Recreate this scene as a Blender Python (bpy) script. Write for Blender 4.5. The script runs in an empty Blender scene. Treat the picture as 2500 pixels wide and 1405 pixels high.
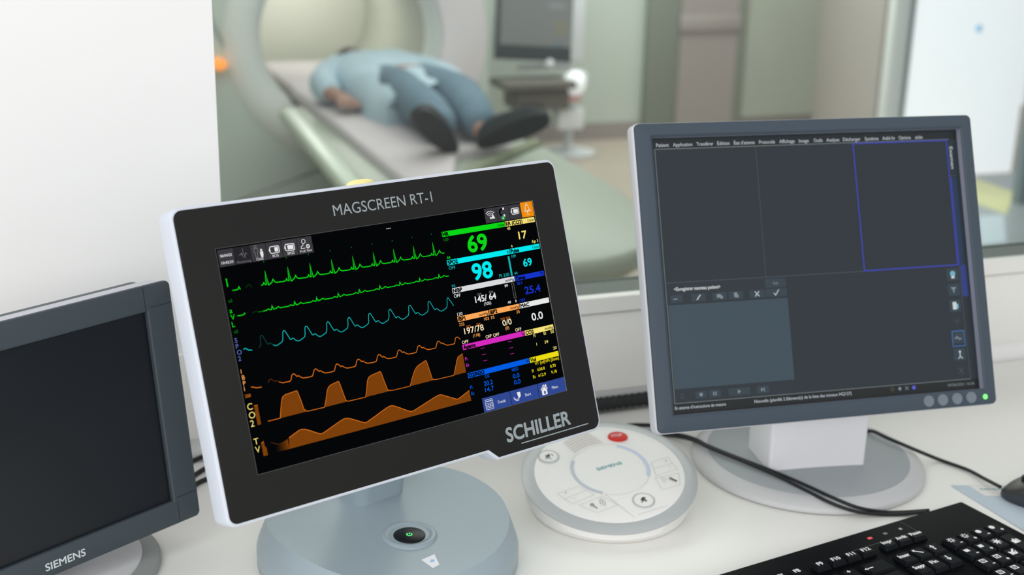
import bpy, bmesh, math, random
from mathutils import Vector, Matrix, noise
R = math.radians
S = bpy.context.scene
COL = S.collection

# ------------------------------------------------------------------ camera
CAM_Z, PITCH, ROLL, FPX = 1.43, R(17.5633), R(1.3721), 3178.2227
cam_d = bpy.data.cameras.new('camera'); cam = bpy.data.objects.new('camera', cam_d); COL.objects.link(cam)
cam_d.sensor_width = 36; cam_d.lens = FPX / 2500 * 36; cam_d.clip_start = .05; cam_d.clip_end = 60
_F = Vector((0, math.cos(PITCH), -math.sin(PITCH))); _r = Vector((1, 0, 0)); _u = Vector((0, math.sin(PITCH), math.cos(PITCH)))
_x = _r * math.cos(ROLL) + _u * math.sin(ROLL); _y = _u * math.cos(ROLL) - _r * math.sin(ROLL)
cam.matrix_world = Matrix((( _x.x, _y.x, -_F.x, 0), (_x.y, _y.y, -_F.y, 0), (_x.z, _y.z, -_F.z, CAM_Z), (0, 0, 0, 1)))
cam_d.dof.use_dof = True; cam_d.dof.focus_distance = 1.23; cam_d.dof.aperture_fstop = 4.8
S.camera = cam
# ------------------------------------------------------------------ world and exposure
w = bpy.data.worlds.new('world'); S.world = w; w.use_nodes = True
w.node_tree.nodes['Background'].inputs[0].default_value = (.97, .985, 1, 1)
w.node_tree.nodes['Background'].inputs[1].default_value = .78
S.view_settings.view_transform = 'Standard'; S.view_settings.look = 'None'
S.view_settings.exposure = 0; S.view_settings.gamma = 1; S.view_settings.use_curve_mapping = False

# room frame: s along the window wall, t straight through it (the two rooms are square to it)
YAW = R(20.4)
D = Vector((math.cos(YAW), math.sin(YAW), 0)); N = Vector((-math.sin(YAW), math.cos(YAW), 0))
def RM(s, t, z=0): return D * s + N * t + Vector((0, 0, z))
ROOM = Matrix.Rotation(YAW, 4, 'Z')
WT = 1.495                                   # front of the window wall
TAB = .74                                    # desk top height

def area(name, loc, target, sx, sy, power, color=(1, 1, 1)):
    l = bpy.data.lights.new(name, 'AREA'); l.shape = 'RECTANGLE'; l.size = sx; l.size_y = sy; l.energy = power; l.color = color
    o = bpy.data.objects.new(name, l); COL.objects.link(o); o.location = loc
    o.rotation_euler = (Vector(target) - Vector(loc)).to_track_quat('-Z', 'Y').to_euler(); return o
area('ceiling_light_control_room', (-1.5, .1, 2.35), (-.45, 1.3, .9), 1.5, 1.2, 9, (1, .985, .96))
area('fill_light_behind_camera', (-.1, -1.5, 1.85), (.15, 1.5, .8), 2.6, 1.0, 32, (1, .99, .97))  # added frontal fill, unseen, low behind the camera; not a ceiling fitting
area('ceiling_light_scanner_room', RM(1.6, 3.9, 2.62), RM(1.6, 3.9, 0), 3.2, 2.6, 42, (.97, 1, .97))
area('fill_light_scanner_room_side', RM(-.4, 3.2, 2.62), RM(.5, 4.6, .4), 1.6, 1.6, 28, (.97, 1, .97))  # added fill that brightens the scanner's left side, no fitting behind it
area('ceiling_light_scanner_room_rear', RM(3.2, 6.0, 2.62), RM(3.2, 6.0, 0), 2.4, 1.0, 58, (.97, 1, .97))

# ------------------------------------------------------------------ materials
def lin(c):
    c = [x / 255 for x in c]
    return tuple(x / 12.92 if x <= .04045 else ((x + .055) / 1.055) ** 2.4 for x in c) + (1,)
_m = {}
def mat(name, c, rough=.5, spec=.5, metal=0, emit=None, strength=1, bump=0, bscale=200, var=0, vscale=6, coat=0):
    if name in _m: return _m[name]
    m = bpy.data.materials.new(name); m.use_nodes = True; nt = m.node_tree; b = nt.nodes['Principled BSDF']
    b.inputs['Base Color'].default_value = lin(c); b.inputs['Roughness'].default_value = rough
    b.inputs['Specular IOR Level'].default_value = spec; b.inputs['Metallic'].default_value = metal
    b.inputs['Coat Weight'].default_value = coat
    if emit: b.inputs['Emission Color'].default_value = lin(emit); b.inputs['Emission Strength'].default_value = strength
    if var:
        tc = nt.nodes.new('ShaderNodeTexCoord'); n = nt.nodes.new('ShaderNodeTexNoise'); n.inputs['Scale'].default_value = vscale; n.inputs['Detail'].default_value = 4
        rp = nt.nodes.new('ShaderNodeValToRGB'); l = lin(c)
        rp.color_ramp.elements[0].position = .3; rp.color_ramp.elements[1].position = .7
        rp.color_ramp.elements[0].color = tuple(max(0, x * (1 - var)) for x in l[:3]) + (1,); rp.color_ramp.elements[1].color = tuple(min(1, x * (1 + var)) for x in l[:3]) + (1,)
        nt.links.new(tc.outputs['Object'], n.inputs['Vector']); nt.links.new(n.outputs['Fac'], rp.inputs[0]); nt.links.new(rp.outputs[0], b.inputs['Base Color'])
    if bump:
        tc = nt.nodes.new('ShaderNodeTexCoord'); n = nt.nodes.new('ShaderNodeTexNoise'); n.inputs['Scale'].default_value = bscale; n.inputs['Detail'].default_value = 3
        bp = nt.nodes.new('ShaderNodeBump'); bp.inputs['Strength'].default_value = bump; bp.inputs['Distance'].default_value = .001
        nt.links.new(tc.outputs['Object'], n.inputs['Vector']); nt.links.new(n.outputs['Fac'], bp.inputs['Height']); nt.links.new(bp.outputs[0], b.inputs['Normal'])
    _m[name] = m; return m
def glow(c, k=1.0):                           # a lit screen colour
    n = 'screen_%d_%d_%d' % tuple(c)
    if n in _m: return _m[n]
    return mat(n, (2, 2, 2), .6, 0, emit=c, strength=k)

M = dict(
    wall=mat('white_wall_paint', (240, 240, 239), .75, .3, bump=.05, bscale=300, var=.012, vscale=3),
    trim=mat('white_plastic_trim', (234, 233, 229), .4, .4),
    gasket=mat('dark_grey_window_gasket', (104, 112, 108), .6, .3),
    desk=mat('white_laminate', (240, 239, 234), .38, .4, bump=.03, bscale=500, var=.01, vscale=4),
    floor=mat('grey_beige_vinyl', (176, 164, 152), .45, .4, var=.06, vscale=2),
    mriwall=mat('pale_green_paint', (196, 205, 197), .7, .3, var=.03, vscale=1.5),
    olive=mat('grey_green_panel', (168, 174, 163), .7, .3, var=.04, vscale=2),
    mauve=mat('mauve_grey_laminate', (158, 150, 148), .6, .3),
    mauve2=mat('pinkish_grey_panel', (186, 178, 174), .6, .3),
    darkgreen=mat('grey_green_frame', (132, 139, 129), .6, .3),
    grey=mat('grey_paint', (150, 158, 158), .6, .3),
    slate=mat('slate_grey_panel', (122, 140, 147), .6, .3),
    ceil=mat('white_ceiling_tile', (235, 236, 232), .8, .2),
    white=mat('white_plastic', (239, 239, 242), .35, .4),
    shell=mat('pale_lavender_white_plastic', (208, 214, 225), .45, .4),
    black=mat('black_plastic', (20, 21, 23), .45, .4),
    cable=mat('black_rubber', (22, 26, 28), .5, .4),
)

# ------------------------------------------------------------------ mesh helpers
class MB:
    def __init__(s): s.v = []; s.f = []; s.mi = []; s.ms = []
    def slot(s, m):
        if m not in s.ms: s.ms.append(m)
        return s.ms.index(m)
    def add(s, vs, fs, m):
        o = len(s.v); k = s.slot(m); s.v += [tuple(p) for p in vs]
        for f in fs: s.f.append([o + i for i in f]); s.mi.append(k)
    def build(s, name, parent=None, M4=None, smooth=0):
        me = bpy.data.meshes.new(name); me.from_pydata(s.v, [], s.f)
        for m in s.ms: me.materials.append(m)
        me.polygons.foreach_set('material_index', s.mi); me.update()
        return link(name, me, parent, M4, smooth)
def link(name, me, parent=None, M4=None, smooth=0):
    if smooth:
        me.polygons.foreach_set('use_smooth', [True] * len(me.polygons)); me.set_sharp_from_angle(angle=R(smooth))
    o = bpy.data.objects.new(name, me); COL.objects.link(o)
    if parent: o.parent = parent
    if M4 is not None: o.matrix_basis = M4
    return o
def bm_obj(name, bm, m, parent=None, M4=None, smooth=0):
    bmesh.ops.recalc_face_normals(bm, faces=bm.faces)
    me = bpy.data.meshes.new(name); bm.to_mesh(me); bm.free()
    for x in (m if isinstance(m, list) else [m]): me.materials.append(x)
    return link(name, me, parent, M4, smooth)
def thing(name, label, cat, loc=(0, 0, 0), group=None):
    o = bpy.data.objects.new(name, None); COL.objects.link(o); o.location = loc; o.empty_display_size = .05
    return tag(o, label, cat, group)
def tag(o, label, cat, group=None):
    o['label'] = label; o['category'] = cat
    if group: o['group'] = group
    return o
def struct(o, label=None):
    o['kind'] = 'structure'
    if label: o['label'] = label
    return o
def rel(root, M4): return Matrix.Translation(-Vector(root.location)) @ M4
def box_bm(x0, x1, y0, y1, z0, z1, bev=0, seg=2, bm=None):
    b = bmesh.new()
    vs = [b.verts.new((x, y, z)) for x in (x0, x1) for y in (y0, y1) for z in (z0, z1)]
    for f in ((0, 1, 3, 2), (4, 6, 7, 5), (0, 4, 5, 1), (2, 3, 7, 6), (0, 2, 6, 4), (1, 5, 7, 3)): b.faces.new([vs[i] for i in f])
    if bev: bmesh.ops.bevel(b, geom=list(b.edges), offset=bev, segments=seg, profile=.5, affect='EDGES', clamp_overlap=True)
    bmesh.ops.recalc_face_normals(b, faces=b.faces)
    if bm is None: return b
    me = bpy.data.meshes.new('t'); b.to_mesh(me); b.free(); bm.from_mesh(me); bpy.data.meshes.remove(me); return bm
def box(name, m, x0, x1, y0, y1, z0, z1, bev=0, parent=None, M4=None, seg=2):
    return bm_obj(name, box_bm(x0, x1, y0, y1, z0, z1, bev, seg), m, parent, M4, 40 if bev else 0)
def rounded(pts, rad, seg=6):                 # polygon (ccw) with rounded corners
    out = []; n = len(pts)
    for i in range(n):
        p = Vector(pts[i]); a = Vector(pts[i - 1]); b = Vector(pts[(i + 1) % n]); r = rad[i] if isinstance(rad, (list, tuple)) else rad
        d1 = (a - p).normalized(); d2 = (b - p).normalized(); ang = d1.angle(d2)
        if r <= 0: out += [p.copy()] * (seg + 1); continue
        k = min(r / math.tan(ang / 2), (a - p).length * .49, (b - p).length * .49)
        p0 = p + d1 * k; p1 = p + d2 * k; rr = k * math.tan(ang / 2)
        c = p + (d1 + d2).normalized() * (rr / math.sin(ang / 2))
        a0 = p0 - c; a1 = p1 - c; tot = a0.angle(a1); sg = 1 if a0.x * a1.y - a0.y * a1.x > 0 else -1
        for j in range(seg + 1):
            th = sg * tot * j / seg; out.append(c + Vector((a0.x * math.cos(th) - a0.y * math.sin(th), a0.x * math.sin(th) + a0.y * math.cos(th))))
    return out
def inset(pts, d):                            # offset a ccw polygon inwards
    out = []; n = len(pts)
    for i in range(n):
        p, a, b = Vector(pts[i]), Vector(pts[i - 1]), Vector(pts[(i + 1) % n])
        e1 = (p - a).normalized(); e2 = (b - p).normalized(); n1 = Vector((-e1.y, e1.x)); n2 = Vector((-e2.y, e2.x))
        k = (n1 + n2); k = k / max(1e-6, k.dot(n1)); out.append(p + k * d)
    return out
def rect(x0, x1, z0, z1): return [(x0, z0), (x1, z0), (x1, z1), (x0, z1)]
def loft(mb, loops, m, cap0=True, cap1=True, closed=True):
    n = len(loops[0]); vs = [p for l in loops for p in l]; fs = []
    for i in range(len(loops) - 1):
        for j in range(n if closed else n - 1):
            a = i * n + j; b = i * n + (j + 1) % n; fs.append((a, b, b + n, a + n))
    if cap0: fs.append(tuple(range(n - 1, -1, -1)))
    if cap1: fs.append(tuple(range((len(loops) - 1) * n, len(loops) * n)))
    mb.add(vs, fs, m)
def prism(mb, pts, y0, y1, m, bev=0, seg=3, cap0=True):  # outline in x,z pushed from y0 (front) to y1 (back), front and back edges rounded
    loops = []
    if bev:
        for j in range(seg + 1):
            a = math.pi / 2 * j / seg; q = inset_s(pts, bev * (1 - math.sin(a))); loops.append([(p[0], y0 + bev * (1 - math.cos(a)), p[1]) for p in q])
        for j in range(seg + 1):
            a = math.pi / 2 * j / seg; q = inset_s(pts, bev * (1 - math.cos(a))); loops.append([(p[0], y1 - bev * (1 - math.sin(a)), p[1]) for p in q])
    else: loops = [[(p[0], y0, p[1]) for p in pts], [(p[0], y1, p[1]) for p in pts]]
    loft(mb, loops, m, cap0)
def inset_s(pts, d):                          # shrink a dense outline along its smoothed normals
    if d <= 0: return [Vector(p) for p in pts]
    n = len(pts); out = []
    for i in range(n):
        a = Vector(pts[i - 1]); b = Vector(pts[(i + 1) % n]); e = b - a
        if e.length < 1e-9: out.append(Vector(pts[i])); continue
        e.normalize(); out.append(Vector(pts[i]) + Vector((-e.y, e.x)) * d)
    return out
def lathe_loops(prof, n=64, cx=0, cy=0, power=2.0, rot=0):
    out = []
    for r, z in prof:
        l = []
        for i in range(n):
            a = 2 * math.pi * i / n; c, s_ = math.cos(a), math.sin(a)
            k = (abs(c) ** power + abs(s_) ** power) ** (-1 / power)
            x, y = r * k * c, r * k * s_; l.append((cx + x * math.cos(rot) - y * math.sin(rot), cy + x * math.sin(rot) + y * math.cos(rot), z))
        out.append(l)
    return out
def spline(pts, sub=8):
    P = [Vector(p) for p in pts]; out = []
    for i in range(len(P) - 1):
        p0 = P[i - 1] if i else P[0] * 2 - P[1]; p1, p2 = P[i], P[i + 1]; p3 = P[i + 2] if i + 2 < len(P) else P[-1] * 2 - P[-2]
        for j in range(sub):
            t = j / sub
            out.append(.5 * ((2 * p1) + (p2 - p0) * t + (2 * p0 - 5 * p1 + 4 * p2 - p3) * t * t + (3 * p1 - p0 - 3 * p2 + p3) * t ** 3))
    out.append(P[-1]); return out
def tube(mb, pts, r, m, n=10, sub=8, rib=None):
    P = spline(pts, sub); loops = []; up = Vector((0, 0, 1))
    for i, p in enumerate(P):
        t = (P[min(i + 1, len(P) - 1)] - P[max(i - 1, 0)]).normalized()
        a = t.cross(up); a = a.normalized() if a.length > 1e-3 else Vector((1, 0, 0)); b = a.cross(t)
        rr = r * (rib[i % len(rib)] if rib else 1)
        loops.append([tuple(p + (a * math.cos(2 * math.pi * k / n) + b * math.sin(2 * math.pi * k / n)) * rr) for k in range(n)])
    loft(mb, loops, m)

# ------------------------------------------------------------------ flat lettering and graphics
_txt = {}
def text_geo(t, off):
    k = (t, off)
    if k in _txt: return _txt[k]
    c = bpy.data.curves.new('t', 'FONT'); c.body = t; c.size = 1; c.offset = off; c.resolution_u = 5; c.fill_mode = 'FRONT'
    o = bpy.data.objects.new('t', c); COL.objects.link(o)
    dg = bpy.context.evaluated_depsgraph_get(); dg.update()
    me = bpy.data.meshes.new_from_object(o.evaluated_get(dg))
    vs = [(v.co.x, v.co.y) for v in me.vertices]; fs = [tuple(p.vertices) for p in me.polygons]
    bpy.data.objects.remove(o); bpy.data.curves.remove(c); bpy.data.meshes.remove(me)
    _txt[k] = (vs, fs); return _txt[k]
def cap_h(off):
    vs, _ = text_geo('H', off); ys = [v[1] for v in vs]; return max(ys) - min(ys), min(ys)
class Flat:
    """flat artwork on a plane; coordinates in mm from the plane's own corner, v downwards"""
    def __init__(s, ox, oz, y, sign=-1): s.ox, s.oz, s.y, s.k = ox, oz, y, 0; s.mb = MB(); s.xf = None
    def P(s, u, v, layer): return ((u + s.ox) / 1000, s.y - layer * .00006, (s.oz - v) / 1000)
    def poly(s, pts, m, layer=1):
        a = sum(pts[i - 1][0] * pts[i][1] - pts[i][0] * pts[i - 1][1] for i in range(len(pts)))
        pts = pts if a < 0 else pts[::-1]     # face the viewer
        s.mb.add([s.P(u, v, layer) for u, v in pts], [tuple(range(len(pts)))], m)
    def rect(s, u0, v0, u1, v1, m, layer=1): s.poly([(u0, v0), (u1, v0), (u1, v1), (u0, v1)], m, layer)
    def line(s, pts, wd, m, layer=2, closed=False):
        P = [Vector(p) for p in pts]; n = len(P)
        if closed: P = P + [P[0]]; n += 1
        L, Rr = [], []
        for i in range(n):
            a = P[i - 1] if i else (P[-2] if closed else None); b = P[i + 1] if i + 1 < n else (P[1] if closed else None)
            d = Vector((0, 0))
            if a is not None and (P[i] - a).length: d += (P[i] - a).normalized()
            if b is not None and (b - P[i]).length: d += (b - P[i]).normalized()
            if d.length < 1e-6: d = Vector((1, 0))
            d.normalize(); nn = Vector((-d.y, d.x)); k = wd / 2
            if a is not None and b is not None and (b - P[i]).length and (P[i] - a).length:
                e = (b - P[i]).normalized(); k = min(wd / 2 / max(.35, abs(nn.dot(Vector((-e.y, e.x))))), wd * 1.5)
            L.append(P[i] + nn * k); Rr.append(P[i] - nn * k)
        vs = [s.P(p.x, p.y, layer) for p in L] + [s.P(p.x, p.y, layer) for p in Rr]
        s.mb.add(vs, [(i, i + 1, n + i + 1, n + i) for i in range(n - 1)], m)
    def circle(s, u, v, r, m, layer=2, n=24, a0=0, a1=360, ry=None): s.poly([(u + r * math.cos(R(a0 + (a1 - a0) * i / n)), v + (ry or r) * math.sin(R(a0 + (a1 - a0) * i / n))) for i in range(n + (a1 - a0 < 360))], m, layer)
    def ring(s, u, v, r, wd, m, layer=2, a0=0, a1=360, n=28): s.line([(u + r * math.cos(R(a0 + (a1 - a0) * i / n)), v + r * math.sin(R(a0 + (a1 - a0) * i / n))) for i in range(n + (a1 - a0 < 360))], wd, m, layer, a1 - a0 >= 360)
    def text(s, t, u, v, h, m, layer=3, bold=0, width=None, align='l', rot=0, squeeze=1):
        vs, fs = text_geo(t, 0); H, y0 = cap_h(0); k = h / H
        x0 = min(p[0] for p in vs); x1 = max(p[0] for p in vs); kx = k * squeeze if not width else width / (x1 - x0)
        W = (x1 - x0) * kx; sh = 0 if align == 'l' else (-W if align == 'r' else -W / 2)
        c, si = math.cos(R(rot)), math.sin(R(rot)); o = []
        for x, y in vs:
            X = (x - x0) * kx + sh; Y = -(y - y0) * k; o.append(s.P(u + X * c - Y * si, v + X * si + Y * c, layer))
        if not bold: s.mb.add(o, fs, m); return
        b = bold * k / 1000 * .62
        for j, (a_, c_) in enumerate(((b, 0), (-b, 0), (0, b), (0, -b), (b * .7, b * .7), (-b * .7, b * .7), (b * .7, -b * .7), (-b * .7, -b * .7))):
            s.mb.add([(p[0] + a_, p[1] - j * 4e-6, p[2] + c_) for p in o], fs, m)
    def build(s, name, parent, M4=None): return s.mb.build(name, parent, M4)

def headm(pos, yaw, tilt, roll=0): return Matrix.Translation(pos) @ Matrix.Rotation(yaw, 4, 'Z') @ Matrix.Rotation(tilt, 4, 'X') @ Matrix.Rotation(roll, 4, 'Y')

# ================================================================== the setting
def room_box(name, m, s0, s1, t0, t1, z0, z1, label=None, bev=0, parent=None):
    o = box(name, m, s0, s1, t0, t1, z0, z1, bev, parent, None if parent else ROOM)
    return o if parent else struct(o, label)
room_box('floor', M['floor'], -3.2, 7.2, -2.4, 7.2, -.12, 0, 'grey beige vinyl floor of both rooms')
WS0, WS1, WZ0, WZ1 = .193, 2.75, TAB + .164, 2.15
mb = MB()
def bx(mb, m, x0, x1, y0, y1, z0, z1):
    mb.add([(x, y, z) for x in (x0, x1) for y in (y0, y1) for z in (z0, z1)], [(0, 1, 3, 2), (4, 6, 7, 5), (0, 4, 5, 1), (2, 3, 7, 6), (0, 2, 6, 4), (1, 5, 7, 3)], m)
bx(mb, M['wall'], -2.6, WS0, WT, WT + .065, 0, 2.7); bx(mb, M['wall'], WS1, 4.6, WT, WT + .065, 0, 2.7)
bx(mb, M['wall'], WS0, WS1, WT, WT + .065, 0, WZ0 - .004); bx(mb, M['wall'], WS0, WS1, WT, WT + .065, WZ1, 2.7)
struct(mb.build('wall_back', None, ROOM), 'white wall with the wide observation window')
# window: white front sill rail, dark gasket frame, thick pane
wf = MB()
bx(wf, M['gasket'], WS0, WS1, WT + .004, WT + .065, WZ0 - .004, WZ0); bx(wf, M['gasket'], WS0, WS0 + .003, WT + .05, WT + .065, WZ0, WZ1)
bx(wf, M['gasket'], WS1 - .02, WS1, WT + .035, WT + .065, WZ0, WZ1); bx(wf, M['gasket'], WS0, WS1, WT + .035, WT + .065, WZ1 - .02, WZ1)
win = struct(wf.build('window_1', None, ROOM), 'wide observation window in the white wall onto the scanner room')
g = bpy.data.materials.new('window_glass'); g.use_nodes = True; nt = g.node_tree; nt.nodes.remove(nt.nodes['Principled BSDF'])
tr = nt.nodes.new('ShaderNodeBsdfTransparent'); tr.inputs[0].default_value = (.965, .985, .972, 1)
gl = nt.nodes.new('ShaderNodeBsdfGlossy'); gl.inputs['Roughness'].default_value = .35; mx = nt.nodes.new('ShaderNodeMixShader'); mx.inputs[0].default_value = .032
nt.links.new(tr.outputs[0], mx.inputs[1]); nt.links.new(gl.outputs[0], mx.inputs[2]); nt.links.new(mx.outputs[0], nt.nodes['Material Output'].inputs[0])
bxm = MB(); bx(bxm, g, WS0, WS1, WT + .052, WT + .062, WZ0, WZ1); bxm.build('glass_pane', win)
bxm = MB(); bx(bxm, M['trim'], WS0 - .02, WS1 + .02, WT - .012, WT + .004, TAB + .143, WZ0); bxm.build('window_sill', win)
room_box('trim_1', M['trim'], -.6, 4.2, WT - .009, WT, TAB + .030, TAB + .1405, 'white cable trunking along the wall under the observation window', .002)
# scanner room
room_box('wall_left', M['mriwall'], -2.0, -1.85, WT + .16, 7.0, 0, 2.7, 'pale green left wall of the scanner room')
room_box('wall_far', M['mriwall'], -2.0, 4.42, 6.74, 6.9, 0, 2.7, 'pale green far wall of the scanner room')
room_box('baseboard_far', M['mauve'], -1.85, 4.40, 6.722, 6.74, 0, .10, 'mauve grey baseboard of the far wall')
room_box('ceiling', M['ceil'], -2.0, 7.0, WT + .16, 7.0, 2.7, 2.8, 'white ceiling of the scanner room')
room_box('wall_right', M['slate'], 6.2, 6.35, WT + .16, 5.4, 0, 2.7, 'slate grey right wall of the scanner room')
mb = MB()                                     # slanting return panel between the far wall and the bright doorway
mb.add([(4.42, 6.78, 0), (3.92, 5.43, 0), (4.02, 5.43, 0), (4.52, 6.78, 0), (4.42, 6.78, 2.7), (3.92, 5.43, 2.7), (4.02, 5.43, 2.7), (4.52, 6.78, 2.7)], [(0, 4, 5, 1), (1, 5, 6, 2), (2, 6, 7, 3), (4, 7, 6, 5), (0, 1, 2, 3)], M['mauve2'])
struct(mb.build('wall_return', None, ROOM), 'pinkish grey slanting wall beside the bright glazed door')
room_box('wall_right_panel', M['olive'], 3.90, 4.40, 6.70, 6.74, .1, 2.7, 'grey green wall panel right of the mauve door')
mb = MB(); bx(mb, M['slate'], 4.33, 6.2, 4.8, 4.85, 0, 2.7)
struct(mb.build('wall_door_side', None, ROOM), 'slate grey wall to the right of the bright glazed door')
# far door: mauve leaf, header, dark jambs
d1 = room_box('door_1', M['mauve'], 3.47, 3.84, 6.69, 6.738, 0, 2.05, 'closed mauve grey door in the far wall of the scanner room')
# children take the door's own (room) frame
box('door_header', M['mauve'], 3.46, 3.85, 6.675, 6.69, .61, .70, .003, d1)
box('door_jamb', M['darkgreen'], 3.27, 3.465, 6.69, 6.738, 0, 2.1, .003, d1); box('door_jamb', M['darkgreen'], 3.845, 3.90, 6.69, 6.738, 0, 2.1, .003, d1)
# bright glazed door
day = mat('daylit_frosted_glass', (225, 230, 232), .5, .2, emit=(230, 230, 235), strength=.80)
d2 = struct(box('door_2', M['grey'], 4.02, 4.072, 5.39, 5.44, 0, 2.3, .004, None, ROOM), 'bright frosted glazed door at the right of the scanner room')
box('door_frame', mat('white_door_post', (240, 243, 242), .4, .3), 3.93, 4.02, 5.36, 5.42, 0, 2.3, .004, d2)
pane = box('door_pane', day, 4.072, 4.80, 5.41, 5.425, 0, 2.3, 0, d2)
st = MB(); loft(st, [[(4.475 + .022 * math.cos(2 * math.pi * i / 20), yy, .753 + .022 * math.sin(2 * math.pi * i / 20)) for i in range(20)] for yy in (5.408, 5.4105)], mat('blue_sticker', (170, 208, 240), .5, .3, emit=(150, 190, 225), strength=.6))
st.build('sticker', pane)

# ================================================================== desk
dk = thing('desk', 'white laminate desk along the wall carrying all the monitors', 'desk', RM(.75, 1.05, 0))
DL = Matrix.Translation(-Vector(dk.location)) @ ROOM
box('desktop', M['desk'], -.9, 2.3, .62, WT - .0095, TAB - .035, TAB, .002, dk, DL)
box('side_panel', M['desk'], -.88, -.85, .66, 1.44, 0, TAB - .035, .001, dk, DL); box('side_panel', M['desk'], 2.25, 2.28, .66, 1.44, 0, TAB - .035, .001, dk, DL)
box('back_panel', M['desk'], -.85, 2.25, 1.40, 1.42, .25, TAB - .035, .001, dk, DL)

# ================================================================== patient monitor (middle)
MP = Vector((-.0969, 1.1332, 1.43 - .3985)); MH = headm(MP, R(39.131), R(-19.635), R(.74))
pm = thing('patient_monitor', 'black and white patient monitor showing coloured vital-sign curves, on a round blue grey base', 'monitor', (-.1255, 1.22, TAB))
HM = rel(pm, MH)
def mm(u, v): return ((u - 172) / 1000, (96.75 - v) / 1000)
OUT = [mm(-34.6, 232), mm(237, 232), mm(247.5, 241.6), mm(382, 241.6), mm(382, -38.9), mm(-34.6, -38.9)]
RAD = [.009, .004, .004, .011, .010, .010]
mb = MB(); prism(mb, rounded(OUT, RAD, 8), 0, .026, M['shell'], .0022, 3); hs = mb.build('housing', pm, HM, 35)
mb = MB(); prism(mb, rounded(inset(OUT, .022), .01, 6), .0255, .046, M['shell'], .006, 3); mb.build('rear_cover', hs, None, 35)
gblack = mat('matte_black_glass', (27, 27, 26), .45, .2)
mb = MB(); prism(mb, rounded(inset(OUT, .0028), [max(.002, r - .002) for r in RAD], 8), -.0006, .002, gblack, .0003, 2); mb.build('front_glass', pm, HM, 35)
silver = mat('silver_print', (150, 160, 163), .45, .4)
f = Flat(-172, 96.75, -.0007)
f.text('MAGSCREEN RT-1', 118.2, -13.2, 9.8, silver, 1, 0, 107.6); f.build('lettering', pm, HM)
f = Flat(-172, 96.75, -.0007)
f.text('SCHILLER', 261.4, 227.2, 13.4, silver, 1, .045, 80.4); f.line([(277.4, 232.0), (364.4, 231.9)], 1.05, silver, 1); f.build('lettering', pm, HM)
# ---- the screen
K = glow((3, 4, 6)); G = glow((10, 215, 22)); G2 = glow((12, 120, 16)); G3 = glow((8, 58, 10)); CY = glow((0, 235, 240)); CYW = glow((20, 175, 175)); CY2 = glow((14, 66, 62))
YE = glow((246, 226, 120)); YV = glow((236, 220, 20)); OR = glow((252, 168, 88)); MG = glow((214, 42, 190)); BL = glow((0, 92, 228)); NB = glow((20, 52, 200)); WH = glow((232, 232, 232)); LN = glow((218, 218, 222))
BR = glow((122, 63, 10)); BO = glow((206, 106, 24)); BO2 = glow((80, 42, 10)); GT = glow((58, 57, 62)); BT = glow((48, 71, 146)); BT2 = glow((22, 34, 84)); AM = glow((238, 140, 12)); PU = glow((96, 112, 190)); DG = glow((80, 80, 80)); DK = glow((26, 26, 26)); GE = glow((120, 120, 118)); CR = glow((252, 232, 190)); OKG = glow((24, 150, 62)); KB = glow((4, 4, 4))
f = Flat(-172, 96.75, -.0008)
f.rect(-.5, -.5, 344.5, 194, DG, 0); f.rect(0, 0, 344, 193.5, K, 1); f.rect(344, -.3, 344.7, 193.8, GE, 1)
f.text('---', 169.6, 6.4, 3.2, WH, 3, .02, 4.8)
scr = f.build('screen', pm, HM)
def fl(): return Flat(-172, 96.75, -.00094)
# waveforms
def beats(u0, u1, per, pts):
    o = []; x = u0
    while x <= u1: o += [(x + a, b) for a, b in pts]; x += per
    return o
f = fl()
pk = [41.2 + 21.98 * i for i in range(9)]; pts = [(26.2, 36.6)]
for x in pk: pts += [(x - 6, 36.6), (x - 4.2, 36.2), (x - 3.2, 34.7), (x - 2.4, 36.4), (x - 1.2, 36.8), (x - .2, 25.4), (x + 1.1, 37.4), (x + 2.1, 37), (x + 4.6, 35.4), (x + 6, 33.2), (x + 7.2, 35.6), (x + 9, 36.4)]
pts.append((228.2, 36.4)); f.line([(20.5, 36.2), (24, 33.9), (26.2, 36.6)], .55, G3); f.line([p for p in pts if p[0] < 34], .75, G2); f.line([p for p in pts if p[0] > 33 and p[0] <= 228.3], .8, G)
for x in pk: f.rect(x - .3, 29, x + .75, 36.8, G2, 2); f.line([(x + .3, 16.4), (x + .3, 17.5)], .7, G2)
f.line([(8.2, 36.6), (12.4, 36.7), (13.6, 36.2), (14.6, 34.6), (15.4, 36.9)], .8, G)
f.text('I', 4, 33, 7.2, G, 2); f.text('x2', 2.6, 46.2, 2.6, G2, 2); f.build('waveform', scr)
f = fl(); pts = [(32.5, 58.7)]
for x in pk: pts += [(x - 6, 58.6), (x - 3.4, 57.7), (x - 2.2, 58.5), (x - .6, 58.6), (x + .4, 55.7), (x + 1.6, 58.7), (x + 4.4, 58.2), (x + 6, 57.2), (x + 8, 58.5)]
pts = [p for p in pts if p[0] < 228] + [(228.3, 58.7)]
f.line([(22, 58.6), (26, 57.6), (28, 58.6)], .5, G3); f.line([(28, 58.6), (33, 58.6)], .6, G2); f.line(pts, .75, G); f.line([(8.3, 58.6), (14, 58.6), (15, 57.4), (15.8, 58.2)], .75, G)
for t_, v in (('a', 55.4), ('V', 61), ('L', 67.2)): f.text(t_, 2, v, 4.4, G, 2)
f.text('x2', 2.4, 72.6, 2.6, G2, 2); f.build('waveform', scr)
f = fl(); one = [(0, 78.5), (1, 79), (4.6, 87), (5.6, 87.3), (6.8, 86.5), (8, 86.9), (9.4, 88.6), (11.6, 89.9), (13.6, 89.6), (17.2, 88.2), (18.6, 87.4), (19.6, 85.2), (20.4, 80.2), (21, 79)]
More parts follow.
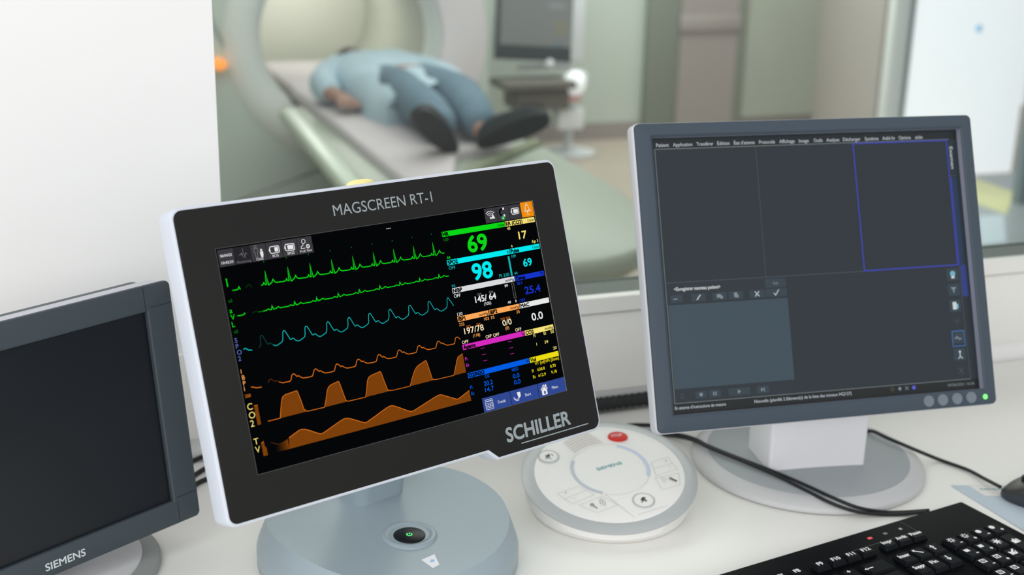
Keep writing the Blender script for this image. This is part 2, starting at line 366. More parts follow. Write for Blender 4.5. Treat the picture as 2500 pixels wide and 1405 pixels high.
f.line([(22.5, 88.8), (24.6, 86.5), (25.4, 80), (26.5, 78.6), (27.5, 79), (31, 87), (32, 87.2), (33.4, 86.5), (35.8, 88.6)], .55, CY2)
pts = beats(26.5, 210, 21.82, one); pts = [p for p in pts if p[0] > 35] + [(223, 78.6), (227.8, 87.2)]
f.line(pts, .65, CYW); f.line([(8.1, 87.2), (10.2, 86.8), (12.4, 88.8), (15.8, 89.5)], .8, CYW)
for t_, v in (('S', 80.6), ('P', 85.8), ('O', 91), ('2', 96.2)): f.text(t_, 1.8, v, 3.9, PU, 2)
f.build('waveform', scr)
f = fl(); one = [(0, 119), (.8, 117.6), (2.2, 116.8), (3.4, 117.4), (5.4, 119.8), (6.8, 119.4), (8.6, 121), (11, 122.3), (14.5, 122.6), (18.4, 122.6), (20, 122.4), (21, 121)]
f.line([(24.8, 119.8), (26.2, 117.4), (28, 117), (31, 119.7), (32.9, 119.3), (35, 121)], .6, BO2)
pts = [(35, 121), (38.2, 122.4), (45.2, 122.5), (46.8, 121)] + beats(47.4, 205, 21.95, one); pts = [p for p in pts if p[0] < 222] + [(223, 117.6), (225, 116.8), (226.6, 117.8), (228.2, 119.8)]
f.line(pts, .75, BO); f.line([(8.6, 119.8), (11, 120.6), (13, 121.6), (18, 121.9)], .8, BO)
for t_, v in (('I', 107.2), ('B', 112.4), ('P', 117.4), ('1', 122)): f.text(t_, 2, v, 3.7, OR, 2)
f.text('300', 1.6, 128, 2.8, BO, 2, 0, 5.2); f.build('waveform', scr)
f = fl(); BASE = 151.6
co = [[(29.8, 151.6), (31.4, 146), (34.2, 137), (35.6, 134.4), (38.3, 132.9), (49.6, 131.8), (50.4, 132.6), (52.2, 141), (53.6, 149.2), (56.6, 151.4)], [(73.4, 151.6), (76, 146), (79.1, 137.8), (81, 135), (83.4, 133.7), (91.4, 132.1), (92.3, 133), (94, 142), (95.5, 150), (97.6, 151.4)],
      [(115.9, 151.6), (118.4, 145), (120.7, 137.6), (122.8, 134.8), (125.8, 133.6), (135.4, 132.1), (136.2, 133), (138, 142), (139.8, 150.1), (143.8, 151.4)], [(164, 151.6), (167.6, 145), (171.6, 139), (174.4, 136), (177, 134.6), (185.6, 131.8), (186.5, 133), (188, 142), (189.3, 150.2), (193, 151.4)], [(213.6, 151.6), (217, 145), (220, 138.4), (222.4, 135.3), (228, 133.5), (228, 151.6)]]
ln = [(17.9, 151.6)]
for c in co: f.poly(c + [(c[0][0], 151.7)] if False else c, BR, 1); ln += c
f.line(ln[:-1], .6, BO)
f.rect(29.9, 138, 31.2, 151.5, BO2, 1) if False else None
f.rect(8.1, 136, 11.4, 152.7, BR, 1); f.line([(8.1, 136), (11.4, 136)], .5, BO)
for t_, v in (('C', 138.6), ('O', 146), ('2', 153)): f.text(t_, 1.8, v, 5.4, YE, 2)
f.build('waveform', scr)
f = fl(); tv = spline([(v[0], v[1], 0) for v in [(17, 169.6), (20, 171.2), (24.3, 172.9), (30, 171.6), (44, 166.2), (49, 165.7), (54, 167.6), (63, 172.6), (66.3, 173.4), (72, 171.8), (87, 166.6), (92.2, 165.8), (97, 167.2), (109, 173.2), (112, 173.7), (118, 171.8), (135, 165.8), (140.8, 164.9), (146, 167), (158, 173.6), (162, 174.4), (168, 173), (189, 167), (195, 166.3), (200, 168.4), (211, 173.6), (214, 174.1), (220, 172), (228, 169)]], 3)
tv = [(p.x, p.y) for p in tv]
f.poly([p for p in tv if p[0] >= 33] + [(228, 179), (33, 179.2)], BR, 1)
def tvy(u):
    for a, b in zip(tv, tv[1:]):
        if a[0] <= u <= b[0]: return a[1] + (b[1] - a[1]) * (u - a[0]) / max(1e-6, b[0] - a[0])
    return tv[-1][1]
for q in range(10):                            # the trace fades in over its first millimetres
    a, b, k_ = 21 + q * 1.2, 21 + q * 1.2 + 1.2, (q + .5) / 10
    f.poly([(a, tvy(a)), (b, tvy(b)), (b, 179.2), (a, 179.2)], glow((int(8 + 114 * k_), int(5 + 58 * k_), int(4 + 6 * k_))), 1)
f.line([p for p in tv if p[0] < 32], .5, BO2); f.line([p for p in tv if p[0] > 31], .7, BO)
f.poly([(8.2, 168.4), (10.8, 167.4), (11.2, 172.2), (12.3, 172.8), (12.3, 179.6), (8.2, 179.6)], BR, 1); f.line([(8.2, 168.4), (10.8, 167.4)], .5, BO)
for t_, v in (('T', 168.4), ('V', 175.4)): f.text(t_, 1.8, v, 5.2, YE, 2)
f.build('waveform', scr)
# numeric tiles
def tile(u0, u1, v, c, name, unit, items, extra=None):
    f = fl(); f.rect(u0, v, u1, v + 5, c, 1)
    f.text(name, u0 + .8, v + 4.3, 3.5, KB, 2, .09)
    if unit: f.text(unit, u1 - .9, v + 4.0, 2.7, KB, 2, .03, None, 'r')
    for it in items:
        t_, u, vv, h, col = it[:5]; f.text(t_, u, vv, h, col, 2, it[7] if len(it) > 7 else .012, it[5] if len(it) > 5 else None, it[6] if len(it) > 6 else 'l')
    if extra: extra(f)
    return f.build('readout', scr)
B_ = .05
tile(229.3, 304.7, 16.4, G, 'HR', '1/min', [('109', 230, 25.6, 2.7, G2, 5.6), ('69', 256.8, 39.9, 15, G, 22.6, 'l', B_), ('44', 229.8, 42.8, 2.7, G, 4)])
tile(305.4, 342.6, 16.4, YE, 'RR (CO2)', '1/min', [('40', 306.6, 25, 2.6, YE, 4), ('17', 319.3, 35.8, 7.3, YE, 10, 'l', .03), ('Ap: 3', 342.2, 41.8, 2.9, YE, 8, 'r'), ('4', 307.6, 42.6, 2.6, YE)])
tile(229.3, 304.5, 43.7, CY, 'SPO2', '%', [('OFF', 230, 53, 3, CYW, 7.6), ('98', 256.4, 67.2, 15, CY, 23, 'l', B_), ('93', 229.6, 70.2, 2.7, CYW, 4), ('PI: 3.00', 299, 69.5, 3.2, CYW, 12, 'r')], lambda f: f.rect(301.2, 50.4, 303.4, 70, CYW, 1))
tile(305.3, 342.8, 43.6, CY, 'Pulse', '1/min', [('109', 306, 52.6, 2.7, CYW, 5.2), ('69', 318.9, 63.4, 7.3, CY, 10.6, 'l', .03), ('44', 305.6, 69.4, 2.6, CYW, 4)])
tile(229.3, 304.6, 70.8, LN, 'NIBP', 'mmHg', [('OFF', 230, 80, 3, WH, 7.6), ('SYS', 257.2, 82.6, 2.2, GE, 5), ('DIA', 271.6, 82.6, 2.2, GE, 5), ('145/ 64', 253.6, 88.7, 5.8, WH, 25, 'l', .035), ('(105)', 262.9, 92.9, 2.7, WH, 8.6), ('89', 291.2, 79.7, 2.6, WH, 4), ('49', 291.2, 96.3, 2.6, WH, 4), ('0', 300.6, 96.3, 2.6, WH), ('120', 230, 97.4, 2.8, WH, 6)], lambda f: f.line([(300.2, 77), (302.6, 77), (302.6, 92), (300.2, 92)], .4, GE, 1, True))
tile(305.4, 342.4, 70.9, NB, 'Temp', '°C', [('28.4', 306.2, 80, 2.8, NB, 6.8), ('25.4', 314.6, 90.5, 7, NB, 19.6, 'l', .03), ('OFF', 305.8, 97.3, 3, NB, 7.4)])
tile(229.4, 266.2, 98.2, OR, 'IBP1', 'mmHg', [('232', 230, 107.4, 2.8, OR, 6), ('103', 265.6, 107.3, 2.8, OR, 5.8, 'r'), ('SYS', 237.6, 110.4, 2, BO, 5), ('DIA', 250, 110.4, 2, BO, 5), ('197/78', 234.4, 116, 5.6, CR, 23, 'l', .02), ('(118)', 243.4, 120.6, 2.8, OR, 8.4), ('OFF', 229.6, 124.7, 3, CR, 7.4), ('OFF', 257.8, 124.6, 3, CR, 7.2)])
tile(267.2, 304.5, 98.2, OR, 'IBP2', 'mmHg', [('35', 267.8, 107.3, 2.8, OR, 4.4), ('25', 303.6, 107.2, 2.8, OR, 4, 'r'), ('SYS', 279.2, 110.4, 2, BO, 5), ('DIA', 286, 110.4, 2, BO, 5), ('0/0', 280.6, 116.2, 5.4, CR, 11, 'l', .02), ('(0)', 283, 120.4, 2.8, OR, 4.4), ('OFF', 267, 124.6, 3, CR, 7.2), ('OFF', 294.4, 124.4, 3, CR, 7.4)])
tile(305.4, 342.5, 98.2, WH, 'MAC', None, [('0.0', 317.2, 117.5, 7, WH, 14, 'l', .03)])
tile(229.3, 304.6, 125.4, MG, 'Agents', '%', [(('---'), u, v, 2.6, MG, 4.6) for u, v in ((249.4, 133.6), (249.8, 139.8), (250.2, 145.8), (283, 133.4), (283, 139.6), (283, 145.4))] + [('Fi', 229.6, 140.6, 3, MG), ('Et', 229.6, 146.6, 3, MG)])
tile(305.4, 342, 125.5, YE, 'CO2', 'mmHg', [('Fi', 315.3, 134, 2.8, YE), ('Et', 328.3, 133.8, 2.8, YE), ('50', 341.4, 134, 2.8, YE, 4.2, 'r'), ('1', 317, 142.6, 2.8, YE), ('39', 327.4, 142.6, 2.8, YE, 4.6), ('20', 341.2, 150.4, 2.8, YE, 4.4, 'r')])
tile(229.4, 304.3, 152.7, BL, 'O2/N2O', '%', [('O2', 248.6, 161.4, 3, BL, 5.2), ('N2O', 281.6, 161.6, 3, BL, 7.8), ('20.2', 246, 168.6, 4.3, BL, 10.4), ('0.0', 281.4, 168.6, 4.2, BL, 8), ('14.7', 246, 174.6, 4.3, BL, 10.4), ('0.0', 281.4, 174.6, 4.2, BL, 8), ('Fi', 229.5, 168, 3, BL), ('Et', 229.5, 174, 3, BL)])
tile(305.3, 342.4, 152.7, YV, 'Vol', None, [('VT (ml)VM (l/min)', 310.7, 161.2, 3, YV, 31), ('Fi', 305.5, 167.4, 2.8, YV), ('638.8', 312.4, 167.4, 2.8, YV, 9.4), ('8.70', 329, 167.4, 2.8, YV, 7), ('Et', 305.5, 173.4, 2.8, YV), ('612.9', 312.4, 173.4, 2.8, YV, 9.4), ('9.18', 329, 173.4, 2.8, YV, 7)])
# toolbar buttons
def btn(u0, v0, u1, v1, c, draw, edge=True):
    f = fl(); f.rect(u0, v0, u1, v1, c, 1); draw(f, u0, v0); return f.build('icon_button', scr)
def i_date(f, u, v): f.text('06/04/22', u + 1.9, v + 6.4, 2.2, WH, 3, .015, 10.6); f.text('10:42:33', u + 1.9, v + 12.4, 2.2, WH, 3, .015, 10.8)
def i_mon(f, u, v):
    f.line([(u + 4, v + 6.6), (u + 5.8, v + 6.6), (u + 6.6, v + 5.4), (u + 7.2, v + 8.8), (u + 8, v + 1.4), (u + 9, v + 10), (u + 9.8, v + 6.2), (u + 11.4, v + 6.6)], .5, GE, 3); f.text('Monitoring', u + 1, v + 13.8, 2, GE, 3, 0, 13.2)
def i_child(f, u, v):
    f.ring(u + 5, v + 1.7, 1, .4, GE, 3); f.line([(u + 3.4, v + 3.4), (u + 6.6, v + 3.4), (u + 6.9, v + 7), (u + 6, v + 7), (u + 6, v + 11), (u + 4, v + 11), (u + 4, v + 7), (u + 3.1, v + 7)], .4, GE, 3, True)
    f.circle(u + 10, v + 5.4, .95, WH, 3); f.poly([(u + 8.6, v + 6.6), (u + 11.4, v + 6.6), (u + 11.4, v + 9.4), (u + 10.7, v + 12), (u + 9.3, v + 12), (u + 8.6, v + 9.4)], WH, 3); f.text('Child', u + 4, v + 13.9, 2.1, WH, 4, 0, 6.4)
def batt(f, u, v, fill, t_):
    f.line([(p.x, p.y) for p in rounded([(u + 3.2, v + 4), (u + 12, v + 4), (u + 12, v + 9.8), (u + 3.2, v + 9.8)], 1.2, 3)], .7, WH, 3, True); f.poly([(u + 2.2, v + 6), (u + 3, v + 5.4), (u + 3, v + 8.4), (u + 2.2, v + 7.8)], WH, 3)
    f.rect(u + fill, v + 5, u + 11, v + 8.8, WH, 3)
    if t_: f.text(t_, u + 7.6, v + 13.2, 2.1, WH, 3, .01, None, 'c')
def i_prof(f, u, v):
    f.ring(u + 6.4, v + 3.8, 1.8, .5, WH, 3); f.line([(u + 3, v + 9.8), (u + 3.4, v + 8), (u + 5.4, v + 7.2), (u + 5.6, v + 5.6)], .5, WH, 3); f.line([(u + 3, v + 9.8), (u + 7, v + 9.8)], .5, WH, 3); f.ring(u + 10, v + 8.6, 1.5, .8, WH, 3); f.circle(u + 10, v + 8.6, .5, WH, 3); f.text('Prof. Fact', u + 1.6, v + 13.2, 2, WH, 3, 0, 11.6)
x = [1, 16, 31.2, 46.2, 61.2, 76.4, 91.3]
btn(x[0], 1.2, x[1] - .4, 15.8, GT, i_date); btn(x[1], 1.2, x[2] - .4, 15.8, glow((38, 37, 42)), i_mon); btn(x[2], 1.2, x[3] - .4, 15.8, GT, i_child)
btn(x[3], 1.2, x[4] - .4, 15.8, GT, lambda f, u, v: batt(f, u, v, 7.6, 'ECG')); btn(x[4], 1.2, x[5] - .4, 15.8, GT, lambda f, u, v: batt(f, u, v, 5.2, 'SPO2')); btn(x[5], 1.2, x[6], 15.8, GT, i_prof)
def i_wifi(f, u, v):
    for r in (6.6, 4.8, 3): f.ring(u + 6.6, v + 9.6, r, .6, WH, 3, 222, 318, 14)
    f.circle(u + 6.6, v + 9.6, 1.1, WH, 3); f.poly([(u + 7.4, v + 10.6), (u + 9.6, v + 6), (u + 11.8, v + 10.6)], WH, 3)
def i_mag(f, u, v):
    f.ring(u + 6.4, v + 6, 3.3, 1.9, KB, 3, 75, 285, 16); f.rect(u + 7.2, v + 1.5, u + 9.2, v + 3.7, WH, 4); f.rect(u + 7.2, v + 8.3, u + 9.2, v + 10.5, WH, 4); f.circle(u + 6.2, v + 11.4, 2.3, OKG, 5); f.line([(u + 5, v + 11.4), (u + 6, v + 12.4), (u + 7.4, v + 10.2)], .5, WH, 6)
def i_bell(f, u, v):
    f.line([(u + 4, v + 9), (u + 5.3, v + 7.8), (u + 5.8, v + 4), (u + 7.6, v + 2.3), (u + 9.4, v + 4), (u + 9.9, v + 7.8), (u + 11.2, v + 9)], .6, WH, 3, True); f.circle(u + 7.6, v + 9.8, .9, WH, 3); f.line([(u + 7.6, v + .7), (u + 7.6, v + 2.2)], .6, WH, 3); f.text('On', u + 7.6, v + 13.4, 2, glow((252, 214, 150)), 3, 0, None, 'c')
btn(282.8, 1, 297.6, 15.4, GT, i_wifi); btn(298, 1, 312.6, 15.4, GT, i_mag); btn(313, 1, 327.6, 15.4, GT, lambda f, u, v: batt(f, u - .2, v - .2, 5.2, None)); btn(328, .4, 343.3, 15.4, AM, i_bell)
def i_tr(f, u, v):
    f.line([(p.x, p.y) for p in rounded([(u + 3, v + 2.4), (u + 11.8, v + 2.4), (u + 11.8, v + 12), (u + 3, v + 12)], 1.2, 3)], .5, LN, 3, True)
    for i in range(3): f.rect(u + 4.2 + i * 2.3, v + 3.6, u + 6 + i * 2.3, v + 4.6, WH, 3)
    for j in range(4): f.line([(u + 4.2, v + 6 + j * 1.5), (u + 10.8, v + 6 + j * 1.5)], .35, LN, 3)
    for i in range(4): f.line([(u + 4.2 + i * 2.2, v + 6), (u + 4.2 + i * 2.2, v + 10.5)], .35, LN, 3)
    f.text('Trends', u + 17.2, v + 9, 3, WH, 3, 0, 9.8)
def i_st(f, u, v):
    f.line([(u + 3, v + 6.8), (u + 4.8, v + 9), (u + 8.4, v + 9.6), (u + 11.2, v + 7.6)], .6, WH, 3); f.line([(u + 3, v + 8.4), (u + 6, v + 10.8), (u + 9.4, v + 10.6)], .5, WH, 3); f.poly([(u + 7.8, v + 3), (u + 12, v + 3), (u + 12, v + 7), (u + 10.4, v + 8.4), (u + 8.8, v + 8.2)], WH, 3); f.text('Start', u + 17.2, v + 9, 3, WH, 3, 0, 7.4)
def i_me(f, u, v):
    f.line([(u + 2.8, v + 7), (u + 7.2, v + 2.6), (u + 11.6, v + 7)], .9, WH, 3); f.poly([(u + 3.8, v + 7.4), (u + 7.2, v + 4.2), (u + 10.6, v + 7.4), (u + 10.6, v + 12.4), (u + 3.8, v + 12.4)], WH, 3); f.rect(u + 9.4, v + 2.2, u + 10.6, v + 5, WH, 3); f.rect(u + 6.4, v + 8.6, u + 8.4, v + 11.6, BT, 4); f.text('Menu', u + 17, v + 9, 3, WH, 3, 0, 7.8)
btn(240.5, 179.6, 274.1, 193.5, BT, i_tr); btn(274.6, 179.6, 308.7, 193.5, BT, i_st); btn(309.2, 179.6, 344, 193.5, BT, i_me)
# alarm lamp on top of the housing
mb = MB(); loft(mb, [[(.0 + -.011 + rr * math.cos(2 * math.pi * i / 24) * 1.0, .016 + rr * .55 * math.sin(2 * math.pi * i / 24), zz) for i in range(24)] for rr, zz in ((.0145, .1345), (.0145, .1372), (.0128, .1392), (.009, .1405), (.004, .1411))], mat('pale_yellow_lamp_lens', (253, 236, 160), .4, .4))
mb.build('alarm_lamp', pm, HM, 60)['label'] = 'pale yellow alarm lamp'
# neck and base
bg = mat('blue_grey_plastic', (155, 170, 178), .32, .5)
nk = MB(); nmat = Matrix.Translation((-.1485, 1.272, TAB + .04) - Vector(pm.location)) @ Matrix.Rotation(R(39.1), 4, 'Z') if False else rel(pm, Matrix.Translation((-.1495, 1.281, TAB + .035)) @ Matrix.Rotation(R(39.1), 4, 'Z'))
lp = rounded(rect(-.031, .031, -.028, .028), .014, 5)
loft(nk, [[(p.x * k, p.y + dy, z) for p in lp] for k, dy, z in ((1.0, 0, -.003), (1.0, 0, .02), (1.0, -.010, .06), (1.0, -.030, .11), (1.0, -.012, .19), (1.0, .026, .27), (.9, .03, .285))], bg)
nk.build('neck', pm, nmat, 50)
bm_ = MB(); BX, BY = -.1235, 1.2225
def btop(x, y):
    dx, dy = x - BX, y - BY; r = math.hypot(dx, dy) / .125; a = math.atan2(dy, dx) - R(40)
    z = TAB + .047 + .0085 * r * r * math.cos(2 * a) - .003 * (1 - min(1, r) ** 2)
    e = math.hypot((x + .1495) * math.cos(R(39)) + (y - 1.285) * math.sin(R(39)), -(x + .1495) * math.sin(R(39)) + (y - 1.285) * math.cos(R(39)))
    return z + .010 * math.exp(-(e / .045) ** 2)
n = 96; loops = []
def ringl(r, zf, pw=2.25):
    out = []
    for i in range(n):
        a = 2 * math.pi * i / n; c, s_ = math.cos(a), math.sin(a); k = (abs(c) ** pw + abs(s_) ** pw) ** (-1 / pw); rr = r * k
        ca, sa = math.cos(a + R(39)), math.sin(a + R(39)); x, y = BX + rr * ca, BY + rr * sa; out.append((x, y, zf(x, y) if callable(zf) else zf))
    return out
loops = [ringl(.130, TAB + .0005), ringl(.132, TAB + .003), ringl(.132, TAB + .020), ringl(.1305, TAB + .026)]
for q in (.2, .6, 1): loops.append(ringl(.1305 - .0085 * q, lambda x, y, q=q: (TAB + .026) * (1 - q) + btop(x, y) * q))
for rr in (.121, .118, .108, .098, .086, .074, .062, .05, .038, .026, .014, .004): loops.append(ringl(rr, btop, 2.25 - .25 * (1 - rr / .121)))
loft(bm_, loops, bg); bs = bm_.build('base', pm, rel(pm, Matrix.Identity(4)), 50)
bc = (-.099, 1.193); bz = btop(*bc)
mb = MB(); loft(mb, lathe_loops([(.030, bz - .004), (.0285, bz + .0005), (.0265, bz + .0022), (.0245, bz + .0026), (.0225, bz + .0018), (.0205, bz - .0002), (.017, bz - .0006), (.001, bz - .0006)], 48, *bc), bg); pr = mb.build('button_ring', bs, None, 60)
mb = MB(); loft(mb, lathe_loops([(.0166, bz - .0008), (.0164, bz + .0006), (.0158, bz + .0010), (.001, bz + .0010)], 48, *bc), mat('gloss_black_button', (12, 16, 18), .35, .2)); pb = mb.build('power_button', bs, None, 50)
f = Flat(0, 0, 0); gi = mat('green_power_symbol', (90, 230, 130), .4, .3, emit=(90, 236, 130), strength=.8)
f.ring(0, 0, 2.7, 1.0, gi, 1, -60, 240, 24); f.line([(0, -3.6), (0, -.6)], 1.0, gi, 1)
f.build('power_symbol', pr, Matrix.Translation((bc[0], bc[1], bz + .0011)) @ Matrix.Rotation(R(-90), 4, 'X'))
mb = MB(); tg = [(-.083, 1.146), (-.071, 1.133), (-.065, 1.140), (-.071, 1.158)]
loft(mb, [[(x, y, btop(x, y) + h) for x, y in tg] for h in (-.0005, .0007)], M['white']); tgo = mb.build('sticker', bs)
mb = MB(); loft(mb, [[(x, y, btop(x, y) + h) for x, y in ((-.0745, 1.1425), (-.0705, 1.1435), (-.0700, 1.1475), (-.0735, 1.1475))] for h in (.0006, .0009)], mat('pale_blue_print', (160, 196, 240), .5)); mb.build('sticker_print', tgo) if False else mb.build('sticker_print', bs)

# ================================================================== right hand computer monitor
RP = Vector((.346, 1.3996, 1.43 - .4094)); RH = headm(RP, R(15.395), R(-21.337))
rm = thing('computer_monitor', 'grey framed computer monitor with dim menu screen and blue rectangle, on a silver base', 'monitor', (.372, 1.485, TAB))
HR_ = rel(rm, RH)
bez = mat('blue_grey_bezel_plastic', (68, 79, 90), .5, .25, bump=.05, bscale=900); side = mat('silver_grey_plastic', (213, 214, 220), .45, .4)
def frame(name, X0, X1, Z0, Z1, x0, x1, z0, z1, depth, rec, m, parent, M4, ro=.006, ri=.0008, bev=.0015, bevi=.0025):
    o = rounded(rect(X0, X1, Z0, Z1), ro, 6); i = rounded(rect(x0, x1, z0, z1), ri, 6); mb = MB()
    o1 = inset_s(o, bev); ib = rounded(rect(x0 - bevi, x1 + bevi, z0 - bevi, z1 + bevi), ri + bevi * .4, 6)
    loft(mb, [[(p.x, depth, p.y) for p in o], [(p.x, bev, p.y) for p in o], [(p.x, bev * .3, p.y) for p in inset_s(o, bev * .3)], [(p.x, 0, p.y) for p in o1], [(p.x, 0, p.y) for p in ib], [(p.x, bevi * .8, p.y) for p in i], [(p.x, rec, p.y) for p in i]], m, False, False)
    return mb.build(name, parent, M4, 30)
SW, SH = .188, .1505
frame('front_bezel', -.209, .2075, -.170, .167, -SW - .0012, SW + .0050, -SH - .0012, SH + .0012, .0032, .0022, bez, rm, HR_)
lit_edge = mat('lavender_lit_edge_tint', (150, 154, 172), .4, .4)  # paler than the bezel: light caught from the left, put into the colour
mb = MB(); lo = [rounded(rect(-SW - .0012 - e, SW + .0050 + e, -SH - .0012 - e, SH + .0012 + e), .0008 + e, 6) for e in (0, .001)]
loft(mb, [[(p.x, .0018, p.y) for p in lo[0]], [(p.x, .0105, p.y) for p in lo[0]], [(p.x, .0105, p.y) for p in lo[1]]], lit_edge, False, False); mb.build('lit_inner_edge', rm, HR_)
mb = MB(); prism(mb, rounded(rect(-.2105, .209, -.1712, .168), .008, 6), .0035, .022, side, .0028, 3, False); hr = mb.build('housing', rm, HR_, 35)
mb = MB(); lo = []
for k, y in ((1, .020), (.96, .034), (.8, .05), (.55, .062), (.5, .064)): lo.append([(p.x * k * .97, y, p.y * k * .95 - .004) for p in rounded(rect(-.205, .205, -.165, .165), .012, 6)])
loft(mb, lo, side); mb.build('rear_cover', hr, None, 40)
scb = mat('dark_lcd_panel', (12, 14, 16), .36, .35, emit=(35, 44, 51), strength=.85)
def sg(c): return mat('lcd_%d_%d_%d' % c, (12, 14, 16), .36, .35, emit=c, strength=.85)
PAN = sg((58, 76, 88)); PAN2 = sg((48, 62, 72)); PAN3 = sg((36, 46, 53)); MEN = sg((24, 32, 36)); LIN = sg((104, 114, 114)); TXW = sg((190, 200, 206)); TXG = sg((128, 140, 148)); BLU = sg((52, 62, 168)); DBL = sg((30, 52, 82)); DBL2 = sg((44, 58, 130)); WIH = sg((214, 220, 222)); DIM = sg((70, 82, 88)); LBL = sg((120, 184, 206)); BLK = sg((20, 24, 26))
f = Flat(-184.4, 150.5, .0096); f.rect(-6, -1.8, 379, 302.8, scb, 0)
f.rect(-2, -1.5, 377, 10, MEN, 1); f.line([(.6, 11), (366, 10.2)], 1, LIN, 2); f.line([(.5, 11), (.5, 290)], .9, LIN, 2)
for t_, u, wd in (('Patient', 2.5, 14.8), ('Application', 22.3, 22.8), ('Transférer', 50.2, 20), ('Édition', 75, 14.8), ('État d\'attente', 95, 25.2), ('Protocole', 125.6, 19.4), ('Affichage', 150.5, 18.8), ('Image', 174.7, 12.2), ('Outils', 193.3, 10.8), ('Analyse', 209, 16.2), ('Décharger', 230, 22.2), ('Système', 257.8, 17.4), ('Add-In', 280.2, 16), ('Options', 301.4, 15.6), ('aide', 322.8, 9.6)):
    f.text(t_, u, 8.4, 3.9, TXW, 2, .01, wd)
f.line([(120.8, 11), (120.1, 160)], .6, DIM, 2); f.line([(1, 158.4), (242, 158.4)], .7, DIM, 2)
f.line([(242, 11.6), (363.2, 11.2), (363.4, 157.4), (242.6, 158)], 1.7, BLU, 3, True)
f.rect(366.8, 12, 376, 52, PAN3, 1); f.text('Examen', 366.4, 19, 4.2, TXW, 3, .02, 26, 'l', 90); f.line([(361.5, 53), (373, 53)], .6, DIM, 3)
f.rect(365.6, 55.6, 372.4, 158, DBL, 1); f.line([(365, 55), (365.3, 158)], 1.2, BLU, 2); f.rect(366.2, 158, 374, 194.5, DBL2, 1)
f.rect(1.2, 159.2, 144, 289, PAN3, 1); f.rect(118.4, 160.6, 143.6, 170.4, PAN2, 2); f.text('Std', 131, 167.2, 3.2, TXG, 3, 0, None, 'c')
f.text('<Enregistrer nouveau patient>', 10, 167.6, 3.8, WIH, 3, .03, 54.6)
f.rect(1.6, 183, 144.4, 274.4, PAN, 2)
for a, b, ic in ((5, 19.4, 'dash'), (29.2, 46.3, 'pen'), (54.6, 71.4, 'disk'), (73.8, 91, 'page'), (99, 116.8, 'x'), (118.2, 144.2, 'ok')):
    f.rect(a, 172, b, 180.6, PAN2, 2); c = (a + b) / 2
    if ic == 'dash': f.rect(c - 4, 176, c + 1, 177.2, TXG, 3)
    if ic == 'pen': f.line([(c - 2, 179), (c + 2.6, 173.4)], 1.3, TXW, 3)
    if ic == 'disk': f.rect(c - 3.4, 174, c + 1.6, 178, TXG, 3); f.circle(c + 2, 177.4, 1.9, TXG, 3)
    if ic == 'page': f.rect(c - 2.2, 173.2, c + 1.8, 178.4, TXG, 3); f.rect(c + .6, 175.6, c + 3, 179.2, TXG, 3)
    if ic == 'x': f.line([(c - 2.6, 173.6), (c + 2.6, 179.2)], 1.1, TXW, 3); f.line([(c + 2.6, 173.6), (c - 2.6, 179.2)], 1.1, TXW, 4)
    if ic == 'ok': f.line([(c - 3, 176.4), (c - 1, 179), (c + 3.4, 173)], 1.1, TXW, 3)
for a, b, ic in ((25, 38.6, 's'), (41, 55, 'p'), (64.3, 90, 'pl'), (98, 113, 'n')):
    f.rect(a, 278.4, b, 286.6, PAN2, 2); c = (a + b) / 2
    if ic == 's': f.rect(c - 1.8, 280.6, c + 1.8, 284.2, TXG, 3)
    if ic == 'p': f.rect(c - 2, 280.4, c - .6, 284.6, TXG, 3); f.rect(c + .6, 280.4, c + 2, 284.6, TXG, 3)
    if ic == 'pl': f.poly([(c - 1.8, 280), (c + 2, 282.5), (c - 1.8, 285)], TXG, 3)
    if ic == 'n': f.poly([(c - 2.4, 280.2), (c + .8, 282.5), (c - 2.4, 284.8)], TXG, 3); f.rect(c + 1, 280.2, c + 2, 284.8, TXG, 3)
f.line([(8.4, 280), (11, 280), (11, 285), (8.4, 285)], .5, DIM, 3, True)
f.line([(0, 290), (367, 290.2)], .9, LIN, 2); f.rect(-2, 290.6, 377, 302.4, BLK, 1)
f.text('En attente d\'instructions de mesure', 0, 296.6, 3.4, TXW, 2, .01, 60); f.text('Nouvelle (planifié 2 Elément(s) de la liste des travaux HQ127)', 94, 296.6, 3.4, TXW, 2, .01, 119)
f.text('09/06/2021 16:36', 371, 297, 3, TXG, 2, 0, 35, 'r')
f.ring(264.6, 294.4, 1.8, .7, sg((92, 88, 62)), 2); f.circle(274.3, 294.6, 2, TXG, 2); f.line([(281, 292.6), (285.4, 296.6)], .7, TXG, 2); f.line([(285.4, 292.6), (281, 296.6)], .7, TXG, 3); f.circle(292.3, 294.6, 2.3, sg((92, 92, 220)), 2)
f.line([(364.6, 160), (366.7, 290.4)], .7, DIM, 2)
